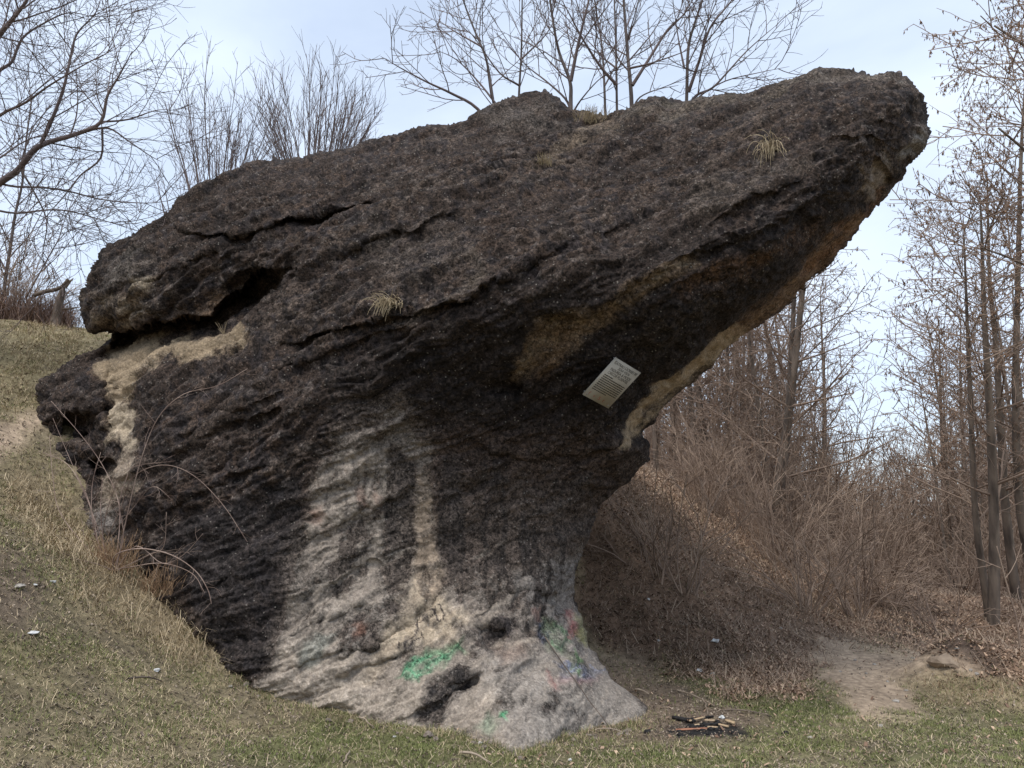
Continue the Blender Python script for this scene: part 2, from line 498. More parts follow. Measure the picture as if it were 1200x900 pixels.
ZONES = {
 'path': [(935,742),(985,748),(1050,760),(1120,768),(1160,785),(1110,788),(1065,800),(1075,838),(985,845),(1000,815),(960,785)],
 'path_left': [(-200,570),(-40,512),(35,482),(52,490),(38,508),(-20,545),(-120,610)],
 'bank': [(660,560),(760,540),(900,600),(1010,660),(1030,740),(960,770),(965,800),(930,822),(860,815),(790,785),(730,760),(690,745),(670,690)],
 'gully': [(960,600),(1300,600),(1300,800),(1200,800),(1140,785),(1080,765),(1000,745)],
 'bare': [(690,760),(740,770),(800,790),(840,815),(900,840),(870,862),(780,868),(690,868),(640,872),(640,830)],
 'green': [(380,838),(620,872),(760,862),(880,845),(900,810),(980,815),(1010,825),(1300,838),(1300,960),(300,960),(250,880)],
 'greenstrip': [(775,778),(830,795),(900,818),(960,812),(985,825),(930,845),(870,832),(800,805)],
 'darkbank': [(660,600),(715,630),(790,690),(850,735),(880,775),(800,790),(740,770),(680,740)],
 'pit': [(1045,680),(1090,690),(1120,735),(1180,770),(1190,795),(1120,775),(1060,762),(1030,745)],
 'mound': [(1060,795),(1100,785),(1160,795),(1300,815),(1300,840),(1200,835),(1120,825),(1065,808)],
 'longgrass': [(30,540),(85,600),(150,655),(190,685),(228,728),(262,782),(230,785),(180,760),(120,730),(85,690),(40,630),(0,585)],
 'slope': [(-300,350),(120,380),(105,415),(55,470),(-300,560)],
 'muddy': [(-200,610),(30,640),(60,690),(30,740),(-60,720),(-200,700)],
}
def zone(name, x, y, soft=14.0):
    q = np.column_stack([x, y])
    return 1 - sstep(-soft, soft, sdf(q, ZONES[name]))

def ground_masks(P):
    px, py, D = proj(P)
    q3 = np.column_stack([P[:, :2] * 2.2, np.zeros(len(P))])
    wpx = px + 22 * fbm(q3, 3, 71); wpy = py + 9 * fbm(q3, 3, 81)
    ok = D > 1.2
    m = {k: zone(k, wpx, wpy) * ok for k in ZONES}
    return m, fbm(q3 * 0.9, 4, 91), fbm(q3 * 6, 3, 95), D

gm, na, nb, gD = ground_masks(GP)
lp = lambda c, t, k: c + (t - c) * np.clip(k, 0, 1)[:, None]
c = np.tile(DIRT, (len(GP), 1))
c = lp(c, STRAW * 0.85, 0.50 + 0.7 * na)
c = lp(c, GREEN * 1.3, np.full(len(GP), .22))
c = lp(c, GREEN, gm['green'] * (0.55 + 0.6 * na))
c = lp(c, STRAW, gm['longgrass'] * 0.8)
c = lp(c, STRAW * 0.55 + GREEN * 0.25, gm['slope'] * 0.85)
c = lp(c, LITTER, np.maximum(gm['bank'], gm['gully']) * 0.95)
c = lp(c, LITTER * 1.15, sstep(13, 18, gD) * 0.9)
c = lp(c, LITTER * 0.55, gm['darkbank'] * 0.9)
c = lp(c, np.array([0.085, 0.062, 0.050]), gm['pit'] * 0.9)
c = lp(c, DIRT, gm['bare'] * 0.9)
c = lp(c, GREEN * 0.8, gm['greenstrip'] * 0.75)
c = lp(c, PATHC, np.maximum(gm['path'], gm['path_left']) * 0.95)
c = lp(c, STRAW * 0.9, gm['mound'] * 0.7)
c = lp(c, DIRT * 0.9, gm['muddy'] * 0.8)
FIRE = ground_at(826, 856)
fd = np.hypot((GP[:, 0] - FIRE.x) / 0.44, (GP[:, 1] - FIRE.y) / 0.30) + 0.35 * nb
c = lp(c, np.array([0.025, 0.024, 0.024]), 1 - sstep(0.5, 1.0, fd))
nm = 1.3 * fbm(np.column_stack([GP[:, :2] * 1.1, np.zeros(len(GP))]), 4, 97, 0.6)
c *= (1 + 0.18 * nb * (1 - gm['path']) + 0.22 * nm)[:, None]
ny, nx = GX.shape
ii = np.arange(nx * ny).reshape(ny, nx)
gquads = np.stack([ii[:-1, :-1], ii[:-1, 1:], ii[1:, 1:], ii[1:, :-1]], -1).reshape(-1, 4)
M_GROUND = mat_attr("earth_ground", 0.97, 0.45, 14.0, 0.02, 45.0)
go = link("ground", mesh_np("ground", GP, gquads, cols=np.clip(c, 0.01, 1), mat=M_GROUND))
go["kind"] = "structure"

# ------------------------------------------------------------------ rock mesh
S = 1.45
xs = np.arange(20, 1096, S); ys = np.arange(66, 955, S)
XX, YY = np.meshgrid(xs, ys)
q = np.column_stack([XX.ravel(), YY.ravel()])
dd, cp, ins = seg_dist(q, outline)
insg = ins.reshape(XX.shape)
cell = insg[:-1, :-1] | insg[1:, :-1] | insg[:-1, 1:] | insg[1:, 1:]
act = np.zeros_like(insg)
act[:-1, :-1] |= cell; act[1:, :-1] |= cell; act[:-1, 1:] |= cell; act[1:, 1:] |= cell
actf = act.ravel()
snap = actf & ~ins
q[snap] = cp[snap]
idx = -np.ones(len(q), int); idx[actf] = np.arange(actf.sum())
qa = q[actf]; bnd = snap[actf]
fdep, dist_in = front_depth(qa)
dist_in = np.maximum(dist_in, 0)
mid = outD(qa)
fdep = np.where(bnd, mid, fdep)
th = 1.9 * np.sqrt(np.clip(1 - (1 - np.clip(dist_in / 170.0, 0, 1)) ** 2, 0, 1)) * (0.55 + 0.45 * sstep(900, 250, qa[:, 1]))
bdep = np.maximum(mid + th, fdep + 0.25 * sstep(0, 30, dist_in))
Pf = W(qa[:, 0], qa[:, 1], fdep)
Pb = W(qa[:, 0], qa[:, 1], bdep)
nF = len(Pf)
bi = np.where(bnd, np.arange(nF), 0)
keep = ~bnd
bi[keep] = nF + np.arange(keep.sum())
V = np.vstack([Pf, Pb[keep]])
I = idx.reshape(XX.shape)
cy, cx = np.where(cell)
a_, b_, c_, d_ = I[cy, cx], I[cy, cx + 1], I[cy + 1, cx + 1], I[cy + 1, cx]
fq = np.stack([a_, d_, c_, b_], -1)
bq = np.stack([bi[a_], bi[b_], bi[c_], bi[d_]], -1)
allbnd = bnd[a_] & bnd[b_] & bnd[c_] & bnd[d_]
quads = np.vstack([fq, bq[~allbnd]])

# --- displacement along the normal: lumps, strata, conglomerate grain
tmp = mesh_np("tmp", V, quads)
nrm = np.empty(len(V) * 3, np.float32)
tmp.vertices.foreach_get("normal", nrm); nrm = nrm.reshape(-1, 3)
bpy.data.meshes.remove(tmp)
ca, sa = math.cos(R(27)), math.sin(R(27))
e1 = V[:, 0] * ca + V[:, 2] * sa; e2 = -V[:, 0] * sa + V[:, 2] * ca
Q = np.column_stack([e1, V[:, 1], e2])
wp = 0.10 * np.column_stack([fbm(V * 1.7, 3, 7), fbm(V * 1.7, 3, 8), fbm(V * 1.7, 3, 9)])
Qw = Q + wp
vpx, vpy, _ = proj(V)
low = sstep(540, 660, vpy) * sstep(330, 420, vpx)             # smoother worn foot
lump = fbm(V * 0.9, 3, 101)
bed = Qw[:, 2] * 4.2 + 0.9 * fbm(Qw * np.array([0.8, 0.8, 1.6]), 3, 105)
saw = bed - np.floor(bed); saw = saw * sstep(1.0, 0.90, saw)   # little overhanging beds
bedk = sstep(-0.1, 0.5, fbm(Qw * np.array([0.7, 0.7, 1.4]), 2, 107))
strata = fbm(Qw * np.array([1.6, 1.8, 6.0]), 5, 111, 0.62)
rid = fbm(Qw * np.array([3.0, 3.4, 5.5]), 5, 121, 0.6, True)
crag = fbm(V * 5.0, 4, 125, 0.6)
w1, h1 = worley(V * np.array([8, 8, 10]), 1)
w2, h2 = worley(V * 18, 2)
peb1 = np.clip(1 - (w1 / 0.55) ** 2, 0, 1) * (h1 > 0.55)
peb2 = np.clip(1 - (w2 / 0.6) ** 2, 0, 1) * (h2 > 0.35)
pit = pn(V * 7, 141)
fine = fbm(V * 38, 2, 151, 0.7)
w3, h3 = worley(V * 42, 3)
peb3 = np.clip(1 - (w3 / 0.55) ** 2, 0, 1) * (h3 > 0.72)
longr = fbm(Qw * np.array([0.55, 0.9, 4.2]), 4, 127, 0.6)
lines_ = fbm(Qw * np.array([1.1, 1.4, 13.0]), 3, 128, 0.6)
fold = fbm(Q * np.array([0.38, 0.55, 1.7]), 3, 129, 0.5)
disp = (0.05 * lump + 0.085 * fold * (1 - 0.4 * low) + 0.055 * bedk * (saw - 0.4) * (1 - 0.6 * low) + 0.030 * strata * (1 - 0.55 * low) + 0.060 * longr * (1 - 0.5 * low) + 0.014 * lines_ + 0.016 * (rid - 0.8) * (1 - 0.3 * low)
        + 0.008 * crag + 0.010 * peb1 + 0.008 * peb2 + 0.004 * peb3 - 0.05 * np.clip(pit - 0.34, 0, 1) + 0.004 * fine)
rim = np.zeros(len(V)); rim[:nF] = 1 - sstep(4, 40, dist_in); rim[nF:] = 0.3
wfr = 1 - 0.55 * rim * sstep(690, 740, vpx) * sstep(170, 230, vpy) - 0.35 * sstep(540, 620, vpx) * sstep(730, 770, vpy) - 0.25 * rim * (1 - sstep(170, 230, vpy))
V2 = V + nrm * (disp * wfr)[:, None]

# --- albedo of the stone: soot and lichen crust, bare sandstone, spray paint
q3 = np.column_stack([vpx, vpy]) 
isfront = np.zeros(len(V), bool); isfront[:nF] = True
nlow = fbm(Qw * np.array([1.0, 1.2, 3.0]), 4, 161)
nhi = fbm(V * 9, 3, 171)
C = np.empty((len(V), 3))
C[:] = (0.047, 0.0355, 0.029)
mixc = lambda col, k: np.add(C, (np.asarray(col) - C) * np.clip(k, 0, 1)[:, None], out=C)
mixc((0.080, 0.058, 0.045), 0.25 + 1.0 * nlow)
mixc((0.11, 0.088, 0.072), sstep(0.15, 0.8, longr) * 0.6)
mixc((0.024, 0.021, 0.022), sstep(-0.05, 0.5, nhi + 0.5 * nlow) * 0.85)
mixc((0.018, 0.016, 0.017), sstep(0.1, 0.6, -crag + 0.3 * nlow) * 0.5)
mixc((0.15, 0.128, 0.112), peb1 * (h1 > .8) * 0.4)
mixc((0.17, 0.150, 0.135), peb2 * (h2 > .88) * 0.5)
wq = q3 + np.column_stack([fbm(V * 2.6, 5, 181, 0.6), fbm(V * 2.6, 5, 191, 0.6)]) * 13
wq2 = q3 + np.column_stack([fbm(V * 9, 3, 182), fbm(V * 9, 3, 192)]) * 4
wq3 = q3 + np.column_stack([fbm(V * 5, 4, 183), fbm(V * 5, 4, 193)]) * 5

def patch(poly, col, k=1.0, soft=12.0, brk=0.5, w=wq):
    lo = np.min(poly, 0) - 60; hi = np.max(poly, 0) + 60
    m = isfront & np.all((w > lo) & (w < hi), 1)
    if not m.any(): return
    s = sdf(w[m], np.asarray(poly, float))
    al = k * (1 - sstep(-soft, soft, s)) * np.clip(1 - brk * (0.5 + 0.9 * nhi[m] + 0.5 * nlow[m]), 0, 1)
    C[m] += (np.asarray(col) - C[m]) * np.clip(al, 0, 1)[:, None]

def stroke(pl, width, col, k=0.9, w=wq2):
    pl = spline(pl, 6)
    lo = pl.min(0) - 20; hi = pl.max(0) + 20
    m = isfront & np.all((w > lo) & (w < hi), 1)
    dist, _, _ = seg_dist(w[m], pl, False)
    al = k * (1 - sstep(width * 0.6, width * 1.25, dist))
    C[m] += (np.asarray(col) - C[m]) * al[:, None]

SANDC = (0.36, 0.275, 0.18); LGREY = (0.43, 0.365, 0.30); GREY = (0.255, 0.212, 0.175); BLACK = (0.030, 0.028, 0.029)
# sooty overhang with its shade deepened in the colour; brown neck band
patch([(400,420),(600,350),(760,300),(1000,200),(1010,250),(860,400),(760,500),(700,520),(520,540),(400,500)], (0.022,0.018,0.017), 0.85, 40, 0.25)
patch([(500,500),(680,500),(740,540),(700,600),(670,640),(520,640),(490,580)], (0.085,0.062,0.05), 0.75, 26, 0.5)
patch([(520,560),(700,590),(680,660),(560,680),(500,660)], (0.16,0.13,0.11), 0.8, 24, 0.55)
# pale worn foot
patch([(372,560),(400,500),(470,470),(500,520),(500,640),(520,690),(690,640),(678,720),(760,830),(760,900),(600,910),(300,880),(330,740),(345,640)], GREY, 0.95, 16, 0.30)
patch([(365,590),(390,530),(440,520),(470,560),(480,640),(470,720),(440,760),(420,850),(300,860),(320,760),(350,690)], LGREY, 0.74, 16, 0.65)
patch([(480,660),(505,650),(540,700),(560,760),(590,800),(600,870),(440,860),(330,840),(330,760),(420,770),(480,720)], (0.46,0.385,0.31), 0.82, 12, 0.5)
patch([(480,680),(500,660),(520,700),(545,730),(530,760),(470,770),(420,800),(440,760)], (0.51,0.405,0.285), 0.8, 10, 0.3)
patch([(485,560),(505,560),(512,640),(520,700),(488,700)], (0.38,0.30,0.225), 0.6, 7, 0.3)
patch([(560,790),(640,760),(700,790),(760,830),(760,870),(600,900),(590,850)], (0.37,0.325,0.28), 0.85, 14, 0.35)
patch([(600,690),(680,640),(676,700),(700,790),(640,760)], (0.31,0.285,0.265), 0.6, 14, 0.5)
patch([(520,580),(680,600),(672,690),(600,690),(530,680)], (0.15,0.128,0.11), 0.6, 22, 0.7)
# black streaks
patch([(455,520),(488,540),(489,600),(488,650),(478,705),(450,700),(446,640),(452,580)], (0.060,0.052,0.047), 0.92, 5, 0.25, wq3)
patch([(510,545),(690,560),(690,600),(668,650),(600,665),(540,655),(514,640)], (0.072,0.056,0.045), 0.7, 14, 0.5, wq3)
patch([(488,560),(504,575),(510,640),(522,690),(505,705),(488,690)], (0.40,0.305,0.22), 0.75, 4, 0.3, wq3)
patch([(395,455),(470,455),(500,510),(440,525),(392,540)], (0.070,0.060,0.054), 0.6, 16, 0.4, wq3)
patch([(410,720),(470,690),(490,715),(440,760),(400,772)], (0.05,0.046,0.045), 0.75, 8, 0.5)
patch([(345,680),(420,660),(410,690),(350,705)], (0.06,0.055,0.05), 0.7, 8, 0.5)
patch([(360,625),(400,605),(450,585),(440,605),(380,630)], (0.085,0.065,0.052), 0.8, 6, 0.4)
patch([(190,620),(350,560),(360,640),(335,720),(318,790),(262,785),(235,720)], BLACK, 0.75, 7, 0.3, wq3)
patch([(480,850),(500,800),(530,775),(560,790),(540,820),(520,850)], (0.035,0.034,0.036), 0.95, 7, 0.3)
patch([(540,770),(575,735),(600,745),(580,775)], (0.045,0.042,0.045), 0.8, 9, 0.5)
patch([(560,690),(610,690),(620,715),(570,715)], (0.05,0.045,0.042), 0.8, 8, 0.5)
patch([(560,725),(575,722),(600,738),(596,744)], (0.03,0.03,0.036), 0.9, 3, 0.2)
for (x, y, l) in [(567,650,40),(612,640,36),(640,690,26),(590,610,50),(655,640,28),(540,640,30),(628,660,44)]:
    stroke([(x, y - l), (x + 2, y), (x - 1, y + l)], 3.0, (0.035,0.032,0.03), 0.7)
patch([(620,830),(650,822),(645,838),(622,842)], BLACK, 0.8, 5, 0.4)
patch([(652,832),(668,828),(668,842),(655,842)], BLACK, 0.8, 5, 0.4)
ft = isfront * sstep(500, 570, vpy) * sstep(330, 380, vpx) * (1 - sstep(690, 700, vpx))
stk_ = fbm(V * np.array([5.0, 5.0, 0.75]) + wp, 4, 211, 0.55)
dgn_ = fbm(Qw * np.array([1.2, 1.5, 9.0]), 4, 221, 0.6)
mixc((0.055, 0.048, 0.044), ft * sstep(0.0, 0.5, stk_) * (1 - sstep(720, 830, vpy)) * 0.78)
mixc((0.075, 0.064, 0.056), ft * sstep(0.25, 0.70, dgn_) * 0.6)
mixc((0.48, 0.40, 0.32), ft * sstep(0.25, 0.7, -dgn_) * sstep(600, 700, vpy) * 0.45)
# iron stains
for p in [[(358,596),(378,590),(374,612),(358,610)], [(415,580),(424,575),(428,590),(416,590)], [(434,576),(442,574),(442,588),(434,588)], [(415,745),(425,738),(428,748),(418,752)]]:
    patch(p, (0.27,0.13,0.085), 0.5, 5, 0.6)
# bare sandstone under the boulder, down the left strip
patch([(128,405),(175,398),(240,396),(290,388),(300,400),(240,418),(190,425),(165,440),(150,470),(148,520),(132,520),(130,470),(120,430)], SANDC, 0.95, 9, 0.25)
patch([(150,470),(160,520),(150,530),(130,520),(138,470)], (0.50,0.41,0.30), 0.8, 6, 0.4)
patch([(118,575),(150,530),(168,530),(155,570),(130,600),(100,600)], (0.42,0.335,0.25), 0.85, 9, 0.35)
patch([(85,610),(110,585),(140,600),(120,640)], (0.27,0.24,0.215), 0.7, 10, 0.4)
patch([(105,380),(112,350),(175,345),(180,362),(150,380)], (0.28,0.225,0.16), 0.65, 8, 0.7)
patch([(150,325),(172,322),(175,342),(158,342)], (0.36,0.29,0.20), 0.7, 5, 0.4)
patch([(250,350),(280,345),(270,372),(190,380)], (0.17,0.115,0.07), 0.7, 8, 0.5)
patch([(130,300),(175,298),(165,330),(125,335)], (0.20,0.185,0.165), 0.5, 10, 0.8)
# brown weeping patch and the strip under the nose
patch([(600,445),(628,372),(650,366),(700,362),(740,330),(800,300),(820,310),(750,350),(680,400),(625,440)], (0.235,0.175,0.115), 0.8, 6, 0.5, wq3)
patch([(625,440),(650,390),(690,372),(660,415),(635,445)], (0.25,0.16,0.09), 0.5, 8, 0.5, wq3)
patch([(722,522),(742,488),(766,462),(792,440),(818,418),(842,396),(862,380),(880,386),(862,402),(838,424),(812,449),(788,472),(766,490),(750,505),(732,526)], (0.42,0.32,0.21), 0.9, 3, 0.25, wq3)
patch([(850,392),(905,343),(955,292),(1005,245),(1018,256),(985,290),(935,345),(880,390)], (0.24,0.16,0.10), 0.85, 5, 0.5, wq3)
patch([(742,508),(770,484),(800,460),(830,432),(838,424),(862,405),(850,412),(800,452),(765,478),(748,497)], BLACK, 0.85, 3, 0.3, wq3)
patch([(940,320),(1000,255),(1040,225),(1020,255),(960,320)], (0.22,0.12,0.065), 0.8, 7, 0.4)
patch([(800,330),(900,290),(980,250),(960,275),(860,325),(800,350)], (0.16,0.095,0.055), 0.6, 10, 0.6)
patch([(1015,230),(1020,195),(1040,180),(1050,195),(1040,220),(1025,235)], (0.33,0.27,0.215), 0.8, 7, 0.45)
patch([(1060,180),(1075,140),(1085,150),(1070,190)], (0.28,0.255,0.23), 0.7, 6, 0.5)
patch([(940,84),(960,76),(1060,84),(1070,100),(1000,100),(940,100)], (0.19,0.17,0.145), 0.6, 10, 0.6)
patch([(730,124),(760,114),(870,102),(930,90),(940,100),(820,125),(740,135)], (0.17,0.15,0.12), 0.6, 8, 0.6)
patch([(560,140),(600,122),(660,120),(650,135),(580,150)], (0.16,0.145,0.13), 0.5, 10, 0.6)
patch([(690,130),(730,128),(720,150),(690,165),(640,190),(620,205),(650,175)], (0.20,0.16,0.115), 0.6, 10, 0.5)
patch([(400,290),(440,275),(540,260),(555,300),(480,350),(420,300)], (0.145,0.13,0.115), 0.35, 20, 0.8)
patch([(440,372),(490,355),(540,345),(550,290),(565,330),(500,368)], (0.21,0.18,0.145), 0.5, 7, 0.6)
patch([(800,220),(900,190),(960,170),(900,215),(820,250)], (0.135,0.118,0.10), 0.45, 14, 0.7)
# spray paint
patch([(462,795),(480,772),(505,762),(528,770),(520,786),(500,790),(490,800)], (0.07,0.25,0.13), 0.85, 3, 0.75, wq2)
patch([(500,764),(540,755),(545,765),(520,775)], (0.05,0.26,0.11), 0.6, 5, 0.6, wq2)
patch([(585,834),(592,832),(594,840),(586,841)], (0.04,0.30,0.13), 0.9, 3, 0.2, wq2)
patch([(555,850),(570,830),(585,845),(570,858)], (0.17,0.28,0.18), 0.5, 6, 0.4, wq2)
patch([(634,735),(640,720),(662,732),(670,750),(660,768),(644,762)], (0.15,0.215,0.12), 0.65, 4, 0.6, wq2)
patch([(630,745),(634,724),(642,728),(640,755)], (0.04,0.045,0.06), 0.8, 4, 0.3, wq2)
patch([(622,715),(634,712),(636,726),(624,725)], (0.31,0.16,0.125), 0.55, 3, 0.5, wq2)
patch([(662,718),(672,712),(678,742),(670,746)], (0.30,0.095,0.09), 0.6, 3, 0.6, wq2)
patch([(674,720),(684,726),(690,755),(680,752)], (0.34,0.32,0.12), 0.6, 5, 0.4, wq2)
patch([(650,775),(690,785),(706,790),(690,800),(655,800)], (0.17,0.195,0.27), 0.6, 4, 0.6, wq2)
patch([(655,795),(700,796),(690,804),(650,805)], (0.36,0.20,0.20), 0.5, 5, 0.5, wq2)
patch([(665,765),(680,775),(680,795),(668,795)], (0.14,0.22,0.10), 0.5, 5, 0.5, wq2)
patch([(580,760),(610,750),(620,770),(590,780)], (0.26,0.17,0.13), 0.5, 8, 0.5, wq2)
patch([(640,790),(650,800),(652,815),(642,808)], (0.36,0.16,0.14), 0.5, 4, 0.4, wq2)
patch([(345,765),(375,742),(392,745),(372,780),(350,782)], (0.21,0.22,0.19), 0.8, 5, 0.2, wq2)
INK = (0.035, 0.032, 0.035)
t_ = np.linspace(0, 2 * math.pi, 12)
stroke([(497 + 9.0 * math.cos(a) * 0.95 + 2 * math.sin(a), 725 - 5.5 * math.sin(a) - 2.5 * math.cos(a)) for a in t_], 1.0, INK)
stroke([(507,716),(508,724),(512,730),(516,729)], 1.3, INK)
stroke([(511,713),(516,717),(519,722),(519,728)], 1.1, INK)
stroke([(490,733),(488,741),(481,748),(476,755),(477,762),(484,757),(492,748)], 1.1, INK)
stroke([(494,742),(495,750)], 1.1, INK)
stroke([(469,752),(468,762)], 1.0, INK)
stroke([(668,722),(671,735),(668,748),(676,744)], 1.2, (0.28,0.11,0.10), 0.55)
stroke([(636,728),(634,744),(642,752),(646,738)], 1.6, (0.04,0.05,0.075), 0.7)
stroke([(652,730),(664,742),(656,760),(648,750)], 1.4, (0.12,0.21,0.11), 0.55)
stroke([(655,782),(664,776),(668,790),(676,780),(684,792)], 1.3, (0.14,0.165,0.26), 0.55)
stroke([(690,782),(698,788),(706,786)], 1.2, (0.16,0.18,0.26), 0.5)
stroke([(640,785),(646,798),(650,812)], 1.1, (0.30,0.15,0.13), 0.5)
stroke([(672,762),(678,776),(674,792)], 1.5, (0.12,0.22,0.09), 0.6)
stroke([(470,792),(480,778),(492,770),(506,768)], 2.2, (0.07,0.25,0.13), 0.55)
stroke([(478,798),(490,786),(504,780),(516,774)], 2.0, (0.08,0.24,0.13), 0.5)
stroke([(500,792),(510,782),(522,770),(540,760)], 1.6, (0.08,0.24,0.13), 0.45)
stroke([(474,784),(486,790),(494,800)], 1.4, (0.07,0.25,0.13), 0.5)
# pale pebbles of the conglomerate showing through the crust
peb = pn(V * 17, 201) 
mixc((0.20, 0.17, 0.145), sstep(0.62, 0.80, peb) * 0.3 * (0.5 + 0.5 * sstep(-0.2, 0.5, nlow)))
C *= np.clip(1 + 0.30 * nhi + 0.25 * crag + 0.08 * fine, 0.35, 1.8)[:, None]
C *= np.where((C.mean(1) < .12)[:, None], np.array([.86, .81, .785]), np.array([.95, .95, .95]))
C = np.clip(C, 0.010, 0.7)

m, t, b = mat_new("weathered_conglomerate", 0.92)
b.inputs["Specular IOR Level"].default_value = 0.2
at = t.nodes.new("ShaderNodeAttribute"); at.attribute_name = "col"
co = t.nodes.new("ShaderNodeTexCoord")
nz = t.nodes.new("ShaderNodeTexNoise"); nz.inputs["Scale"].default_value = 32; nz.inputs["Detail"].default_value = 6; nz.inputs["Roughness"].default_value = 0.75
mr = t.nodes.new("ShaderNodeMapRange")
mr.inputs["From Min"].default_value = 0.30; mr.inputs["From Max"].default_value = 0.70; mr.inputs["To Min"].default_value = 0.6; mr.inputs["To Max"].default_value = 1.4
vs = t.nodes.new("ShaderNodeVectorMath"); vs.operation = 'SCALE'
vo = t.nodes.new("ShaderNodeTexVoronoi"); vo.inputs["Scale"].default_value = 34
vr = t.nodes.new("ShaderNodeMapRange")                       # sparse light pebbles
vr.inputs["From Min"].default_value = 0.10; vr.inputs["From Max"].default_value = 0.30; vr.inputs["To Min"].default_value = 1.0; vr.inputs["To Max"].default_value = 0.0
sel = t.nodes.new("ShaderNodeSeparateColor")
gt = t.nodes.new("ShaderNodeMath"); gt.operation = 'GREATER_THAN'; gt.inputs[1].default_value = 0.88
ml = t.nodes.new("ShaderNodeMath"); ml.operation = 'MULTIPLY'
ml2 = t.nodes.new("ShaderNodeMath"); ml2.operation = 'MULTIPLY'; ml2.inputs[1].default_value = 0.55
mixp = t.nodes.new("ShaderNodeMix"); mixp.data_type = 'RGBA'; mixp.inputs["B"].default_value = (0.38, 0.345, 0.30, 1)
t.links.new(co.outputs["Object"], nz.inputs["Vector"]); t.links.new(co.outputs["Object"], vo.inputs["Vector"])
t.links.new(nz.outputs["Fac"], mr.inputs["Value"])
vo2 = t.nodes.new("ShaderNodeTexVoronoi"); vo2.inputs["Scale"].default_value = 75
se2 = t.nodes.new("ShaderNodeSeparateColor"); gr = t.nodes.new("ShaderNodeMapRange")
gr.inputs["To Min"].default_value = 0.66; gr.inputs["To Max"].default_value = 1.34
se3 = t.nodes.new("ShaderNodeSeparateColor"); gr3 = t.nodes.new("ShaderNodeMapRange")
gr3.inputs["To Min"].default_value = 0.75; gr3.inputs["To Max"].default_value = 1.25
mg = t.nodes.new("ShaderNodeMath"); mg.operation = 'MULTIPLY'; mg2 = t.nodes.new("ShaderNodeMath"); mg2.operation = 'MULTIPLY'
t.links.new(co.outputs["Object"], vo2.inputs["Vector"]); t.links.new(vo2.outputs["Color"], se2.inputs["Color"]); t.links.new(se2.outputs["Green"], gr.inputs["Value"])
t.links.new(vo.outputs["Color"], se3.inputs["Color"]); t.links.new(se3.outputs["Green"], gr3.inputs["Value"])
t.links.new(gr.outputs["Result"], mg.inputs[0]); t.links.new(gr3.outputs["Result"], mg.inputs[1])
t.links.new(mg.outputs[0], mg2.inputs[0]); t.links.new(mr.outputs["Result"], mg2.inputs[1])
sc_ = t.nodes.new("ShaderNodeSeparateColor"); cf_ = t.nodes.new("ShaderNodeMapRange")   # dark crust is grainier than bare stone
cf_.inputs["From Min"].default_value = 0.07; cf_.inputs["From Max"].default_value = 0.28; cf_.inputs["To Min"].default_value = 1.75; cf_.inputs["To Max"].default_value = 0.6
t.links.new(at.outputs["Color"], sc_.inputs["Color"]); t.links.new(sc_.outputs["Red"], cf_.inputs["Value"])
m1_ = t.nodes.new("ShaderNodeMath"); m1_.operation = 'SUBTRACT'; m1_.inputs[1].default_value = 1.0
m2_ = t.nodes.new("ShaderNodeMath"); m2_.operation = 'MULTIPLY_ADD'; m2_.inputs[2].default_value = 1.0
m3_ = t.nodes.new("ShaderNodeMath"); m3_.operation = 'MAXIMUM'; m3_.inputs[1].default_value = 0.2
t.links.new(mg2.outputs[0], m1_.inputs[0]); t.links.new(m1_.outputs[0], m2_.inputs[0]); t.links.new(cf_.outputs["Result"], m2_.inputs[1]); t.links.new(m2_.outputs[0], m3_.inputs[0])
t.links.new(at.outputs["Color"], vs.inputs[0]); t.links.new(m3_.outputs[0], vs.inputs["Scale"])
t.links.new(vo.outputs["Distance"], vr.inputs["Value"])
t.links.new(vo.outputs["Color"], sel.inputs["Color"]); t.links.new(sel.outputs["Red"], gt.inputs[0])
t.links.new(vr.outputs["Result"], ml.inputs[0]); t.links.new(gt.outputs[0], ml.inputs[1]); t.links.new(ml.outputs[0], ml2.inputs[0])
t.links.new(ml2.outputs[0], mixp.inputs["Factor"]); t.links.new(vs.outputs["Vector"], mixp.inputs["A"])
t.links.new(mixp.outputs["Result"], b.inputs["Base Color"])
nb1 = t.nodes.new("ShaderNodeTexNoise"); nb1.inputs["Scale"].default_value = 22; nb1.inputs["Detail"].default_value = 9; nb1.inputs["Roughness"].default_value = 0.75
sub = t.nodes.new("ShaderNodeMath"); sub.operation = 'SUBTRACT'
mv = t.nodes.new("ShaderNodeMath"); mv.operation = 'MULTIPLY'; mv.inputs[1].default_value = 0.35
bp = t.nodes.new("ShaderNodeBump"); bp.inputs["Strength"].default_value = 1.0; bp.inputs["Distance"].default_value = 0.024
t.links.new(co.outputs["Object"], nb1.inputs["Vector"])
t.links.new(vo.outputs["Distance"], mv.inputs[0]); t.links.new(nb1.outputs["Fac"], sub.inputs[0]); t.links.new(mv.outputs[0], sub.inputs[1])
t.links.new(sub.outputs[0], bp.inputs["Height"]); t.links.new(bp.outputs["Normal"], b.inputs["Normal"])
M_ROCK = m
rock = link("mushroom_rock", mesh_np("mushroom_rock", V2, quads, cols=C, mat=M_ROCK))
tag(rock, "huge dark mushroom shaped rock with overhanging nose and paint smeared pale foot", "rock")

# lookup of the rock's finished front surface, for things fixed on it
def on_rock(px, py):
    p2x, p2y, _ = proj(V2[:nF])
    k = np.argmin((p2x - px) ** 2 + (p2y - py) ** 2)
    return Vector(V2[k]), Vector(nrm[k])

